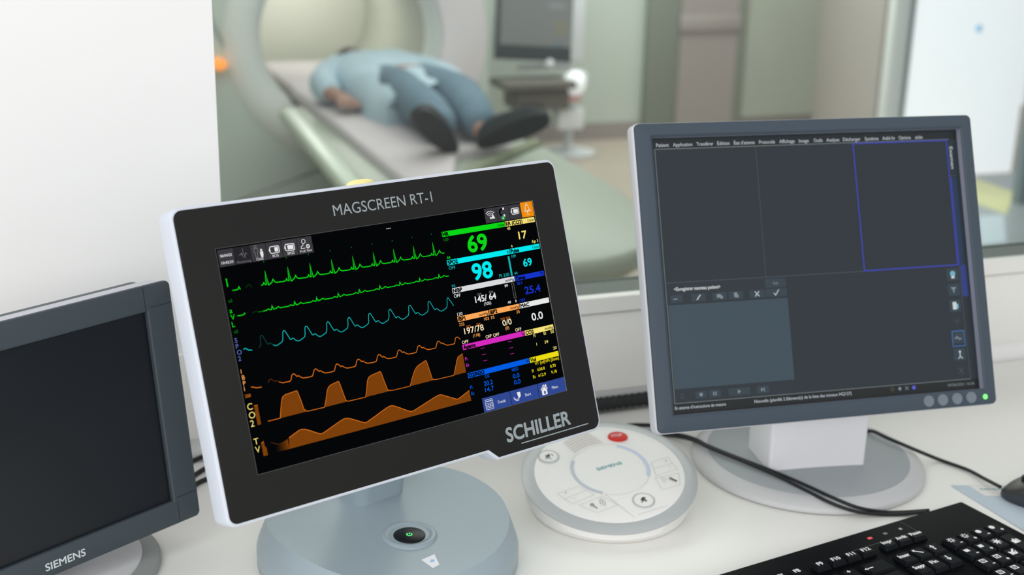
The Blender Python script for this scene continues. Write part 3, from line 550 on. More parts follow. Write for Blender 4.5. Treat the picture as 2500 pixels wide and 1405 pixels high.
for v, c, ic in ((161.4, PAN2, LBL), (179, PAN2, TXG), (197.6, PAN2, WIH), (215.4, PAN3, DIM), (234, PAN2, TXG), (254, PAN2, TXW), (272.6, PAN3, DIM)):
    f.rect(347.4, v, 363, v + 14, c, 2)
    if ic is LBL: f.circle(355.6, v + 6, 3.4, LBL, 3); f.rect(353.4, v + 8.6, 357.6, v + 11.4, WIH, 4)
    elif v < 180: f.poly([(351, v + 4), (359, v + 4), (356, v + 7.4), (356, v + 10.4), (354.2, v + 10.4), (354.2, v + 7.4)], ic, 3)
    elif v < 200: f.rect(352, v + 2.6, 357, v + 11.4, ic, 3); f.rect(357, v + 5, 359.4, v + 10.4, LBL, 3)
    elif v < 216: f.line([(352, v + 5), (356, v + 9), (358.6, v + 4.6)], .8, ic, 3)
    elif v < 235: f.line([(347.6, v), (363.4, v), (363.4, v + 17.4), (347.6, v + 17.4)], 1, sg((58, 110, 176)), 4, True); f.line([(351, v + 9), (354, v + 6.6), (356.6, v + 9.4), (359.4, v + 9)], 1.6, ic, 3)
    elif v < 255: f.circle(355.8, v + 4, 1.5, ic, 3); f.line([(355.8, v + 5), (355.8, v + 10)], 1.3, ic, 3); f.line([(353, v + 12), (355.8, v + 9.6), (358.8, v + 12)], 1.1, ic, 4)
    else: f.line([(352.4, v + 4), (358.4, v + 11)], .8, ic, 3); f.line([(358.4, v + 4), (352.4, v + 11)], .8, ic, 4)
f.build('screen', rm, HR_)
kn = mat('grey_button_plastic', (112, 122, 132), .45, .4)
for u in (307.2, 325.3, 343.8, 362.2):
    mb = MB(); cx, cz = (u - 188) / 1000, (150.5 - 311) / 1000
    loft(mb, [[(cx + r * math.cos(-2 * math.pi * i / 28), y, cz + r * math.sin(-2 * math.pi * i / 28)) for i in range(28)] for r, y in ((.0068, .001), (.0068, -.0008), (.0062, -.0014), (.0045, -.0012), (.0005, -.0010))], kn)
    mb.build('control_button', rm, HR_, 50)
mb = MB(); cx, cz = (380.7 - 188) / 1000, (150.5 - 311.6) / 1000
loft(mb, [[(cx + r * math.cos(-2 * math.pi * i / 20), y, cz + r * math.sin(-2 * math.pi * i / 20)) for i in range(20)] for r, y in ((.0031, .001), (.003, -.0006), (.0018, -.0010), (.0003, -.0011))], mat('green_status_light', (120, 240, 120), .4, .3, emit=(116, 246, 116), strength=.75))
mb.build('status_light', rm, HR_, 60)['label'] = 'small round green light'
RB = (.372, 1.485)
dark = mat('grey_base_plastic', (160, 166, 169), .5, .35); light = mat('light_silver_base_plastic', (198, 199, 200), .42, .45)
mb = MB(); loft(mb, lathe_loops([(.1395, TAB + .0004), (.1425, TAB + .002), (.1425, TAB + .0055), (.1405, TAB + .0085), (.1245, TAB + .0148), (.1235, TAB + .0145)], 96, *RB), light); mb.build('base', rm, rel(rm, Matrix.Identity(4)), 40)
mb = MB(); loft(mb, lathe_loops([(.1236, TAB + .013), (.1234, TAB + .0150), (.122, TAB + .0156), (.06, TAB + .019), (.002, TAB + .020)], 96, *RB), dark); mb.build('base_top', rm, rel(rm, Matrix.Identity(4)), 40)
lp = rounded(rect(-.0615, .0615, -.036, .036), .004, 3); mb = MB()
loft(mb, [[(p.x, p.y + dy, z) for p in lp] for dy, z in ((0, .012), (0, .06), (.003, .12), (.004, .17), (.002, .20))], mat('pale_grey_neck_plastic', (232, 232, 236), .5, .4))
mb.build('neck', rm, rel(rm, Matrix.Translation((.3655, 1.467, TAB)) @ Matrix.Rotation(R(11), 4, 'Z')), 40)

# ================================================================== left computer monitor
k = .68; LPR = Vector((-.5244, 1.8118, -.7777)) * k + Vector((0, 0, 1.43)); LH = headm(LPR, R(50.2356), R(-7.1293))
lm = thing('computer_monitor', 'dark slate computer monitor with a blank black screen and white lettering below it', 'monitor', (-.475, 1.185, TAB))
HL = rel(lm, LH); slate = mat('dark_slate_bezel_plastic', (66, 75, 81), .45, .3, bump=.05, bscale=900)
lh, lw = .1505 * k, .256; r_, t_, b_ = .0439 * k, .0393 * k, .0371 * k
X0, X1, Z0, Z1 = -lw - r_, r_, -lh - b_, lh + t_
frame('front_bezel', X0, X1, Z0, Z1, -lw, 0, -lh, lh, .0042, .006, slate, lm, HL, .006, .0006, .0012, .0016)
groove = mat('dark_seam', (24, 28, 30), .7, .2)
for sx, sz, nm in ((1, 1, 'u'), (1, -1, 'l')):
    f = Flat(0, 0, -.00012); zz = lh if sz > 0 else -lh; ze = Z1 if sz > 0 else Z0; xs = -.002 if sz > 0 else .004; zs = zz + (.0035 if sz > 0 else .003)
    f.line([(xs * 1000, -ze * 1000 + (1.2 if sz > 0 else -1.2)), (xs * 1000 , -(zz + sz * .0018) * 1000)], .45, groove, 1); f.line([(3, -zs * 1000), (r_ * 1000 - 1.2, -zs * 1000)], .45, groove, 1)
    f.build('seam', lm, HL)
hsl = MB(); prism(hsl, rounded(rect(X0 + .001, X1 - .002, Z0 + .002, Z1 - .0003), .006, 6), .0040, .024, mat('grey_lavender_housing_plastic', (196, 196, 204), .45, .4), .0012, 3, False); hl = hsl.build('housing', lm, HL, 35)
hsl = MB(); prism(hsl, rounded(rect(X0 + .02, X1 - .007, Z0 + .02, Z1 - .003), .01, 6), .0235, .048, slate, .004, 3); hsl.build('rear_cover', hl, None, 35)
mb = MB(); mb.add([(-lw - .001, .0055, -lh - .001), (.001, .0055, -lh - .001), (.001, .0055, lh + .001), (-lw - .001, .0055, lh + .001)], [(0, 1, 2, 3)], mat('black_lcd_panel', (18, 23, 29), .38, .35)); mb.build('screen', lm, HL)
f = Flat(0, 0, -.0001); f.text('SIEMENS', -150, (lh + b_ * .71) * 1000, 7.2, mat('white_print', (206, 214, 216), .5, .3), 1, .035, 43); f.build('lettering', lm, HL)
LB = (-.468, 1.180)
mb = MB(); loft(mb, lathe_loops([(.110, TAB + .0004), (.1125, TAB + .002), (.1125, TAB + .005), (.110, TAB + .008), (.092, TAB + .010)], 80, *LB), mat('grey_base_rim_plastic', (150, 154, 152), .5, .4)); mb.build('base', lm, rel(lm, Matrix.Identity(4)), 40)
mb = MB(); loft(mb, lathe_loops([(.094, TAB + .009), (.0935, TAB + .0118), (.09, TAB + .0125), (.002, TAB + .014)], 80, *LB), mat('silver_base_top_plastic', (206, 206, 208), .45, .4)); mb.build('base_top', lm, rel(lm, Matrix.Identity(4)), 40)
mb = MB(); lp = rounded(rect(-.04, .04, -.025, .025), .006, 4); loft(mb, [[(p.x, p.y, z) for p in lp] for z in (.012, .05, .2)], slate); mb.build('neck', lm, rel(lm, Matrix.Translation((-.490, 1.19, TAB)) @ Matrix.Rotation(R(50), 4, 'Z')), 40)

# ================================================================== intercom unit
PT = .235; PC = Vector((.1165, 1.357, .778))
ic = thing('intercom_unit', 'round white intercom unit with silver rim and red button between the two screens', 'intercom', (PC.x, PC.y, TAB))
PF = Matrix.Translation(PC) @ Matrix.Rotation(PT, 4, 'X')       # face plane, z along its normal
PFF = rel(ic, PF @ Matrix.Rotation(R(-90), 4, 'X'))               # the same plane for flat artwork
pw = mat('white_intercom_plastic', (238, 237, 234), .35, .45); ps = mat('silver_rim_plastic', (184, 188, 189), .35, .5, .15)
n = 96; mb = MB(); base = [(PC.x + .089 * math.cos(2 * math.pi * i / n), PC.y - .002 + .089 * math.sin(2 * math.pi * i / n), TAB + .0004) for i in range(n)]
def pl(r, h): return [tuple(PF @ Vector((r * math.cos(2 * math.pi * i / n), r * math.sin(2 * math.pi * i / n), h))) for i in range(n)]
top = pl(.0985, -.0035); mid = [tuple(Vector(a).lerp(Vector(b), .55) + (Vector(b) - Vector(a)) * 0 + Vector(((b[0] - PC.x) * .03, (b[1] - PC.y) * .03, 0))) for a, b in zip(base, top)]
loft(mb, [base, mid, top, pl(.0995, -.0015), pl(.095, -.0012)], pw, True, False); mb.build('body', ic, rel(ic, Matrix.Identity(4)), 40)
mb = MB(); loft(mb, [pl(.0985, -.0015), pl(.1008, -.0008), pl(.1008, .0006), pl(.0995, .0016), pl(.0875, .0036), pl(.0862, .0036), pl(.0858, .001)], ps, False, False); mb.build('rim', ic, rel(ic, Matrix.Identity(4)), 40)
mb = MB(); loft(mb, [pl(.0861, .0012), pl(.0861, .0036), pl(.085, .0042), pl(.046, .0046), pl(.0452, .0042), pl(.0446, .0046), pl(.02, .005), pl(.001, .005)], pw, False, True); fc = mb.build('face_plate', ic, rel(ic, Matrix.Identity(4)), 30)
thin = mat('pale_grey_print', (196, 197, 195), .5, .3); dkp = mat('dark_grey_print', (58, 64, 66), .5, .3); grp = mat('mid_grey_print', (150, 156, 155), .5, .3)
arcm = mat('blue_grey_print', (188, 200, 209), .4, .4); arcb = mat('pale_blue_print_arc', (196, 210, 236), .4, .4)
tan = mat('pale_brown_slot', (190, 176, 166), .6, .3); teal = mat('teal_print', (58, 152, 160), .5, .3)
f = Flat(0, 0, -.0051)
cx, cy, r = 1, -5, 43.5
f.ring(cx, cy, r, 3.4, arcm, 1, 104, 197, 30); f.ring(cx, cy, r, 3.4, arcb, 1, -77, 13, 30)
f.text('SIEMENS', -13.4, -.9, 4.6, teal, 2, .03, 32, 'l', -24.8)
f.ring(cx, cy, 45.6, .3, thin, 1)
for i in range(6): f.ring(cx, cy, 49.5 + i * 4, .9, tan, 1, 215 + i * 1.2, 262 - i * 2, 16)
def quad(pts, wd=.45): f.line([(x, -y) for x, y in pts], wd, thin, 2, True)
quad([(-61, -41.5), (-36.6, -27), (-19, -40.8), (-44, -57.7)]); f.line([(-53, 50), (-27.5, 34)], .45, thin, 2)
quad([(-36.5, -60), (-10.8, -43.2), (6, -57.7), (-17.3, -71.6)]); quad([(49.2, 18.3), (69, 28.7), (78.5, 7.1), (52.7, -5.2)]); f.line([(50.8, -7), (74, -18)], .45, thin, 2)
quad([(51.2, -9.9), (79, -.5), (79, -20.5), (57.8, -29.9)]); f.line([(-6.5, 40.3), (23.7, 78.7)], .5, thin, 2); f.line([(27.5, 73.4), (61.3, 56.5)], .5, thin, 2)
for t_, x_, y_ in (('+', -51.4, -41.6), ('-', -42, -49.8), ('+', 66, 19.6), ('-', 70, 9.8)): f.text(t_, x_, -y_, 4, grp, 3, 0, None, 'l', -24.8)
f.circle(-22.2, 58.4, 2.5, grp, 3, 16); f.line([(-20.6, 60), (-16.6, 64.4)], 1.8, grp, 3)
for q in (2.6, 5.2, 7.8): f.ring(-16.4, 55.6, q + 1, .6, grp, 3, -70, 30, 10)
f.circle(69, 9.6, 2.2, grp, 3, 14); f.line([(69, 10), (75.6, 14.4)], 2.4, dkp, 3)
for q in (2.6, 5, 7.4): f.ring(66, 11.4, q, .5, thin, 3, 120, 220, 10)
f.build('face_print', fc, PF @ Matrix.Rotation(R(-90), 4, 'X'))
def pbutton(u, y, r, m, rim, draw, ry=None, nm='button', lab=None):
    mb = MB(); q = (ry or r) / r
    def cl(k, h): return [(u / 1000 + k * r / 1000 * math.cos(2 * math.pi * i / 40), y / 1000 + k * q * r / 1000 * math.sin(2 * math.pi * i / 40), h) for i in range(40)]
    if rim: loft(mb, [cl(1.02, .003), cl(1.0, .0056), cl(.92, .0062), cl(.86, .0054)], rim, False, False); loft(mb, [cl(.86, .0050), cl(.85, .0056), cl(.5, .0058), cl(.01, .0058)], m, False)
    else: loft(mb, [cl(1.0, .003), cl(1.0, .0062), cl(.95, .0070), cl(.5, .0073), cl(.01, .0073)], m, False)
    o = mb.build(nm, ic, rel(ic, PF), 40)
    f = Flat(0, 0, -.0074 if not rim else -.0059); draw(f, u, -y); f.build('button_print', o, Matrix.Rotation(R(-90), 4, 'X')); 
    if lab: o['label'] = lab
    return o
pbutton(13, 64.6, 11.8, mat('red_button_plastic', (206, 26, 20), .35, .45), None, lambda f, u, v: f.text('STOP', u - 1, v + 1.6, 4.2, mat('white_button_print', (238, 222, 218), .5, .3), 1, .02, 13, 'c', -12), 8.6, 'stop_button', 'red oval button with white lettering')
def i_spk(f, u, v): f.poly([(u - 4.4, v - 1), (u - 1.6, v - 1.6), (u + .6, v - 5), (u + 2, v + 1), (u - 2.4, v + 2)], dkp, 1); f.line([(u - 4, v + 3), (u + 2, v + 3)], 1, dkp, 1); f.line([(u + 3.2, v - 4), (u + 5.2, v - .4)], 1, dkp, 1); f.line([(u - 3.6, v + 6), (u + .6, v + 3.2), (u + 3.8, v + 6.4)], .9, grp, 1)
def i_mut(f, u, v): f.poly([(u - 3.6, v + 1), (u - 1.4, v - 4.4), (u + 1.4, v - 4.4), (u + .6, v + 2)], dkp, 1); f.line([(u - 2.4, v + 5), (u + 2.2, v - 4.4)], 1.2, dkp, 2); f.poly([(u + 1.6, v - 2), (u + 4.4, v + 2.6), (u + 1, v + 2.6)], dkp, 1)
rim = mat('grey_button_rim', (190, 194, 193), .4, .4)
pbutton(-69.4, 24.6, 12.4, pw, rim, i_spk, 11.6); pbutton(35.2, -49, 12.6, pw, rim, i_mut, 12.4)

# ================================================================== keyboard
KO = Vector((.520, 1.351, 0)); KYAW = R(30.35)
kb = thing('keyboard', 'black keyboard with white symbols lying in front of the right screen', 'keyboard', (KO.x, KO.y, TAB))
KM = Matrix.Rotation(KYAW, 4, 'Z')
kblk = mat('satin_black_keyboard', (8, 10, 13), .5, .04); keym = mat('black_key_plastic', (13, 17, 21), .45, .1); leg = mat('white_key_legend', (246, 246, 246), .5, .3)
bmk = bmesh.new(); box_bm(-.52, 0, -.205, 0, .0035, .0195, .0035, 3, bmk); body = bm_obj('body', bmk, kblk, kb, KM, 40)
for x in (-.50, -.02):
    for y in (-.19, -.015): box('foot', M['cable'], x - .012, x + .012, y - .005, y + .005, .0002, .0036, 0, kb, KM)
ZK = .0194
def key(u, v, wu, wv, draw=None, h=.0048):     # centre u (from the right edge), v (from the back edge), size, in mm
    mb = MB(); x, y = -u / 1000, -v / 1000; a, b = wu / 2000, wv / 2000
    def q(i, z, dy=0): return [(p.x, p.y + dy, z) for p in rounded([(x - a + i, y - b + i), (x + a - i, y - b + i), (x + a - i, y + b - i), (x - a + i, y + b - i)], .0012, 2)]
    loft(mb, [q(.0004, ZK - .0004), q(.0006, ZK + .001), q(.0022, ZK + h - .0006, .0004), q(.0028, ZK + h, .0005)], keym, False)
    if draw:
        f = Flat(0, 0, -(ZK + h + .00004)); f.mb = MB(); draw(f, -u, v); f.mb.v = [(p[0] + .2 * (p[0] + u / 1000), p[1], p[2] + .2 * (p[2] + v / 1000)) for p in f.mb.v]; T = Matrix.Rotation(R(-90), 4, 'X')
        mb.add([tuple(T @ Vector(p)) for p in f.mb.v], f.mb.f, leg)
    return mb.build('key', kb, KM, 12)
def tx(t, h=3.2, w=None, du=-1, dv=-.5, bold=.06): return lambda f, x, v: f.text(t, x + du, v + dv + h * .66, h * 1.32, leg, 1, bold, w and w * 1.25, 'c')
for t_, u in (('F5', 346), ('F6', 325), ('F7', 304), ('F8', 283), ('F9', 252), ('F10', 230.4), ('F11', 209.4), ('F12', 188.4)): key(u, 42, 20.2, 13.6, tx(t_, 3.4, None, 0, -2.2))
for t_, u, wd in (('Impr', 156.4, 9), ('Arrêt', 135.4, 9.4), ('Pause', 114.4, 10)): key(u, 42, 20.2, 13.4, tx(t_, 3.2, wd, 0, -3.4))
def arrow_l(f, x, v): f.line([(x - 5, v), (x + 3, v)], 1.2, leg, 1); f.poly([(x - 7, v), (x - 3.6, v - 2), (x - 3.6, v + 2)], leg, 1)
def diag(f, x, v): f.line([(x - 3.4, v - 3.6), (x + 3.4, v + 3)], 1.5, leg, 1); f.line([(x - 3.6, v - 1.2), (x - 3.6, v - 3.8), (x - 1, v - 3.8)], .9, leg, 2)
def arrow_u(f, x, v): f.line([(x, v - 1), (x, v + 4)], 1.7, leg, 1); f.poly([(x - 2.6, v - .4), (x, v - 4), (x + 2.6, v - .4)], leg, 1)
def arrow_d(f, x, v): f.line([(x, v - 4), (x, v + 1)], 1.7, leg, 1); f.poly([(x - 2.6, v + .4), (x, v + 4), (x + 2.6, v + .4)], leg, 1)
V1, V2, V3, V4, V5 = 71.5, 95.2, 119, 142.6, 166
key(202, V1, 34, 22.6, lambda f, x, v: arrow_l(f, x - 8, v - 1))
for t_, u in (('+', 236), (')', 258), ('à', 280), ('ç', 302), ('_', 324)): key(u, V1, 20.6, 22.6, tx(t_, 3.6, None, -1, -5))
for u, d in ((161.6, tx('Inser', 3.4, 9.6, 1, -1)), (140.6, diag), (119.4, arrow_u)): key(u, V1, 20.6, 22.6, lambda f, x, v, d=d: d(f, x - 1.5, v - 2))
for u, d in ((165, tx('Suppr', 3.4, 10, 1, -1)), (144, tx('Fin', 3.4, 6, 1, -1)), (122.8, arrow_d)): key(u, V2, 20.6, 22.6, lambda f, x, v, d=d: d(f, x - 1, v - 2))
key(202, V2 + 11, 30, 44, None)
for u in (230, 252, 274, 296): key(u, V2, 20.6, 22.6, tx({230: '$', 252: '^', 274: 'P', 296: 'O'}[u], 3.6, None, -2, -4))
for u in (236, 258, 280): key(u, V3, 20.6, 22.6, tx({236: '%', 258: 'M', 280: 'L'}[u], 3.6, None, -2, -4))
def pm_(f, x, v, plus):
    f.rect(x + 2.4, v + 3.2, x + 5.4, v + 4.4, leg, 1)
    if plus: f.rect(x + 3.3, v + 2.2, x + 4.5, v + 5.4, leg, 2)
def sun(f, x, v):
    f.ring(x - 2, v - 3, 1.9, .9, leg, 1)
    for i in range(8): a = math.pi / 4 * i; f.line([(x - 2 + 2.5 * math.cos(a), v - 3 + 2.5 * math.sin(a)), (x - 2 + 3.9 * math.cos(a), v - 3 + 3.9 * math.sin(a))], .8, leg, 2)
def dot_(f, x, v): f.circle(x - 2, v - 3, 2.8, leg, 1)
def sq(f, x, v): f.rect(x - 4.6, v - 5.2, x + .6, v - 1, leg, 1)
def sqo(f, x, v): f.line([(x - 4.6, v - 5.4), (x + .8, v - 5.4), (x + .8, v - 1), (x - 4.6, v - 1)], 1.1, leg, 1, True); f.circle(x - 1.9, v - 3.2, 1, leg, 2)
def star(f, x, v):
    f.circle(x, v - 2, 2.4, leg, 1)
    for i in range(8): a = math.pi / 4 * i; f.line([(x + 2 * math.cos(a), v - 2 + 2 * math.sin(a)), (x + 4.6 * math.cos(a), v - 2 + 4.6 * math.sin(a))], .9, leg, 2)
def pen(f, x, v): f.line([(x - 4, v - 4), (x - 4, v + 1), (x + 1.6, v + 1), (x + 3, v - 3)], 1.5, leg, 1); f.line([(x - 2, v - 1.6), (x + 3.4, v - 6)], 1.8, leg, 2); f.rect(x - 4, v - 3, x + .6, v + .4, leg, 3)
def tall(f, x, v): f.rect(x - 4, v - 7, x + 2.2, v - 1.6, leg, 1); f.rect(x - 1, v - 9, x + 1, v - 6, leg, 2); f.rect(x + 2.6, v - 8, x + 4, v - 2, leg, 2)
def two(a, p): return lambda f, x, v: (a(f, x, v), pm_(f, x, v, p))
U4 = [89.6, 68.6, 47.6, 26.6]
for i, d in enumerate((two(sun, False), two(sun, True), two(dot_, False), two(dot_, True))): key(U4[i], V1 - .4, 20.4, 22.6, d)
for i, d in enumerate((two(sq, False), two(sq, True), star)): key(U4[i] + 2.4, V2 - .4, 20.4, 22.6, d)
key(U4[3] + 4, V2 + 11.4, 20.4, 46, tall)
for i, d in enumerate((two(sqo, False), two(sqo, True), pen)): key(U4[i] + 5, V3 - .6, 20.4, 22.6, d)
for i, d in enumerate((two(sqo, False), two(sqo, True), two(sq, False))): key(U4[i] + 7, V4, 20.4, 22.6, d)
key(U4[3] + 7, V4 + 11, 20.4, 46, None)
for i, (u, c, e) in enumerate(((159.6, (206, 70, 84), (206, 60, 76)), (137, (120, 120, 122), None), (114.2, (168, 168, 170), None))):
    f = Flat(0, 0, -.01954); f.rect(-u - 3 + i * .6, 15.4, -u + 3 - i * .6, 19.2, mat('indicator_%d' % i, c, .4, .4, emit=e, strength=.5), 1); o = f.build('indicator_light', kb, KM @ Matrix.Rotation(R(-90), 4, 'X'))
    if e: o['label'] = 'red indicator light'
f = Flat(0, 0, -.01953); f.line([(-516, 29.5), (-102, 29.5), (-102, 6)], .5, mat('black_gloss_line', (12, 12, 14), .2, .5), 1); f.build('cover_seam', kb, KM @ Matrix.Rotation(R(-90), 4, 'X'))

# ================================================================== mouse, pad, cables
pd = thing('mouse_pad', 'pale blue mouse pad with a white strip under the black mouse', 'mouse pad', (.64, 1.40, TAB))
PDM = rel(pd, Matrix.Translation((.535, 1.428, TAB)) @ Matrix.Rotation(R(2), 4, 'Z'))
mb = MB(); loft(mb, [[(0, 0, z), (.018 * 4.2, -.20, z), (.30, -.20, z), (.24, 0, z)][::-1] for z in (.0003, .0013)][::-1], mat('pale_blue_mat', (188, 200, 210), .55, .3, var=.02, vscale=30)); mb.build('mat', pd, PDM)
mb = MB(); loft(mb, [[(.0215, -.0012, z), (.031, -.0275, z), (.20, -.0275, z), (.19, -.0012, z)][::-1] for z in (.0012, .00145)][::-1], mat('white_label', (230, 228, 224), .5, .3)); lb = mb.build('label_strip', pd, PDM)
f = Flat(0, 0, -.0015); f.text('SIEMENS', 31, 12.6, 4.4, teal, 1, .02, 32); f.build('label_print', pd, PDM @ Matrix.Rotation(R(-90), 4, 'X'))
ms = thing('mouse', 'black computer mouse at the right edge on the pale blue pad', 'mouse', (.638, 1.385, TAB + .0014))
MSM = Matrix.Rotation(R(-16), 4, 'Z'); msm = mat('slate_black_mouse_plastic', (52, 58, 66), .4, .4); mst = mat('olive_black_mouse_plastic', (50, 50, 46), .35, .5)
def egg(z0, z1, k0=1, dz=0, nn=40):
    out = []
    for i in range(nn):
        a = 2 * math.pi * i / nn; x = -.056 * math.cos(a); y = .031 * math.sin(a) * (1 - .12 * math.cos(a)); out.append((x, y))
    return out
E_ = egg(0, 0)
def hgt(x): return .036 * (1 - ((x - .012) / .085) ** 2)
def ml(k, q): return [(x * k, y * k, max(.0012, hgt(x * k)) * q) for x, y in E_]
mb = MB(); loft(mb, [[(x * .94, y * .94, .0002) for x, y in E_], [(x, y, .003) for x, y in E_], ml(1.0, .45), ml(.985, .62)], msm, True, False); mb.build('body', ms, MSM, 50)
mb = MB(); loft(mb, [ml(.975, .60), ml(.97, .66), ml(.9, .82), ml(.75, .93), ml(.5, .985), ml(.2, 1), ml(.02, 1)], mst, False, True); mb.build('top_shell', ms, MSM, 50)
mb = MB(); loft(mb, [[(-.030 + .006 * math.cos(2 * math.pi * i / 20), yy, .0262 + .006 * math.sin(2 * math.pi * i / 20)) for i in range(20)] for yy in (-.003, .003)], M['cable']); mb.build('scroll_wheel', ms, MSM, 40)
def cable(name, label, pts, r, m, cat='cable', group=None, rib=None, sub=8):
    mb = MB(); tube(mb, pts, r, m, 10, sub, rib); o = mb.build(name, None, None, 50 if not rib else 25); return tag(o, label, cat, group)
cable('mouse_cable', 'thin black cable running from behind the silver base to the mouse', [(.44, 1.60, .7432), (.458, 1.555, .754), (.466, 1.535, .7628), (.478, 1.515, .7632), (.494, 1.500, .7612), (.513, 1.496, .7545), (.54, 1.497, .7434), (.559, 1.478, .7432), (.57, 1.464, .7434), (.578, 1.440, .7455), (.5835, 1.402, .753)], .0022, M['cable'])
Z_ = .7618
cable('keyboard_cable', 'black cable crossing the silver monitor base to the keyboard, the upper of two', [(.09, 1.566, .743), (.114, 1.564, .743), (.16, 1.570, .743), (.191, 1.562, .743), (.221, 1.548, .746), (.237, 1.512, .756), (.247, 1.485, .7605), (.27, 1.458, .7612), (.3, 1.427, Z_), (.327, 1.400, .7615), (.353, 1.375, .7595), (.376, 1.353, .757), (.402, 1.344, .7505), (.432, 1.349, .7436), (.455, 1.351, .743), (.485, 1.351, .746)], .0020, M['cable'], 'cable', 'pair of cables to the keyboard')
cable('keyboard_cable', 'black cable crossing the silver monitor base to the keyboard, the lower of two', [(.09, 1.556, .743), (.113, 1.556, .743), (.159, 1.562, .743), (.190, 1.555, .743), (.220, 1.540, .746), (.236, 1.504, .7565), (.246, 1.480, .7605), (.27, 1.453, .7612), (.299, 1.422, .7615), (.325, 1.395, .7600), (.350, 1.368, .7570), (.373, 1.346, .7535), (.399, 1.339, .7480), (.430, 1.344, .743), (.453, 1.346, .743), (.480, 1.346, .746)], .0020, M['cable'], 'cable', 'pair of cables to the keyboard')
cable('cable', 'short black cable lying on the desk behind the intercom unit', [(.08, 1.578, .7428), (.106, 1.574, .7428), (.138, 1.577, .7428), (.163, 1.583, .7428), (.192, 1.584, .7428), (.235, 1.583, .7428), (.30, 1.600, .7428)], .0024, M['cable'])
cable('corrugated_hose', 'thick black ribbed hose lying along the foot of the wall', [(.02, 1.590, .752), (.076, 1.611, .752), (.124, 1.629, .752), (.19, 1.654, .752), (.261, 1.680, .752), (.36, 1.717, .752)], .0094, M['cable'], 'hose', None, [1, 1, .9, .9], 30)
G_ = 'loose cables behind the left screen'
cable('cable', 'loose black cable behind the left screen, topmost of four', [(-.45, 1.522, .7425), (-.414, 1.505, .7425), (-.398, 1.497, .7425), (-.37, 1.484, .7425), (-.30, 1.47, .7425)], .0022, M['cable'], 'cable', G_)
cable('cable', 'loose black cable behind the left screen, second of four from the top', [(-.42, 1.395, .7425), (-.395, 1.424, .7425), (-.384, 1.440, .7425), (-.36, 1.464, .7425), (-.31, 1.455, .7425)], .003, M['cable'], 'cable', G_)
cable('cable', 'loose black cable behind the left screen, third of four from the top', [(-.40, 1.340, .7428), (-.380, 1.374, .7428), (-.370, 1.407, .7428), (-.352, 1.432, .7428), (-.30, 1.435, .7428)], .0028, M['cable'], 'cable', G_)
cable('cable', 'loose black cable behind the left screen, lowest of four', [(-.39, 1.318, .7428), (-.371, 1.353, .7428), (-.362, 1.384, .7428), (-.338, 1.405, .7428), (-.28, 1.42, .7428)], .0028, M['cable'], 'cable', G_)

# ================================================================== MRI scanner, its table and the patient (room frame)
def room_thing(name, label, cat, s, t, z=0, group=None):
    o = thing(name, label, cat, RM(s, t, z), group); o.rotation_euler.z = YAW; o['_o'] = 0; del o['_o']; return o
GS, GT0, GZ = 1.27, 5.42, .76                  # bore centre and front
sc_ = room_thing('mri_scanner', 'large pale MRI scanner with a round bore, seen blurred through the window', 'scanner', GS, GT0 + .55)
gm = mat('pale_green_grey_cover', (196, 207, 199), .5, .35); gring = mat('lavender_white_ring', (222, 226, 222), .4, .4); gin = mat('grey_green_bore_liner', (172, 175, 164), .55, .3)
def glp(half, zt, rad, t, n_=96, zb=.02):      # rounded-square body loop
    h2 = half - .20; pts = rounded([(-half, zb), (h2, zb), (h2, zt), (-half, zt)], [.12, .12, rad, rad], 23)
    return [(p.x, t, p.y) for p in pts]
def circ(r, t, n_=96, s=0, z=GZ): return [(s + r * math.cos(2 * math.pi * (i + 12) / n_ + math.pi), t, z + r * math.sin(2 * math.pi * (i + 12) / n_ + math.pi)) for i in range(n_)]
mb = MB(); T0 = -.55
loft(mb, [circ(.50, T0 + .02), glp(.78, 1.70, .5, T0 + .02), glp(.84, 1.76, .55, T0 + .09), glp(.84, 1.76, .55, T0 + 1.18), glp(.78, 1.70, .5, T0 + 1.27), circ(.46, T0 + 1.27)], gm, False, False); mb.build('body', sc_, None, 40)
mb = MB(); loft(mb, [circ(.53, T0 + .022), circ(.52, T0 + .012), circ(.47, T0 + .002), circ(.42, T0 + .01), circ(.38, T0 + .05), circ(.36, T0 + .14)], gring, False, False); mb.build('bore_ring', sc_, None, 40)
def arcl(r, t): return [(r * math.cos(R(-78 + 162 * i / 40)), t, GZ + r * math.sin(R(-78 + 162 * i / 40))) for i in range(41)]
mb = MB(); loft(mb, [arcl(.40, T0 + .03), arcl(.405, T0 - .005), arcl(.44, T0 - .02), arcl(.54, T0 - .02), arcl(.60, T0 + .0), arcl(.615, T0 + .05)], mat('lavender_highlight_tint', (226, 218, 222), .4, .4), False, False, False); mb.build('lit_side_band', sc_, None, 50)  # right half only: the gantry's highlight put into a pale added band
mb = MB(); loft(mb, [circ(.362, T0 + .13), circ(.352, T0 + .2), circ(.352, T0 + 1.24)], gin, False, False); mb.build('bore_liner', sc_, None, 40)
mb = MB(); loft(mb, [circ(.352, T0 + 1.2), circ(.352, T0 + 1.24)], mat('pale_beige_added_disc', (206, 206, 196), .7, .3)); mb.build('added_bore_disc', sc_, None, 40)  # disc added to close the bore so its far opening shows bright
bl_ = bpy.data.lights.new('bore_fill_light', 'POINT'); bl_.energy = 6.2; bl_.shadow_soft_size = .08; bl_.color = (1, .985, .96); bo_ = bpy.data.objects.new('bore_fill_light', bl_); COL.objects.link(bo_); bo_.location = RM(GS - .05, GT0 + .78, GZ + .24)  # added point light that brightens the bore, no fixture built
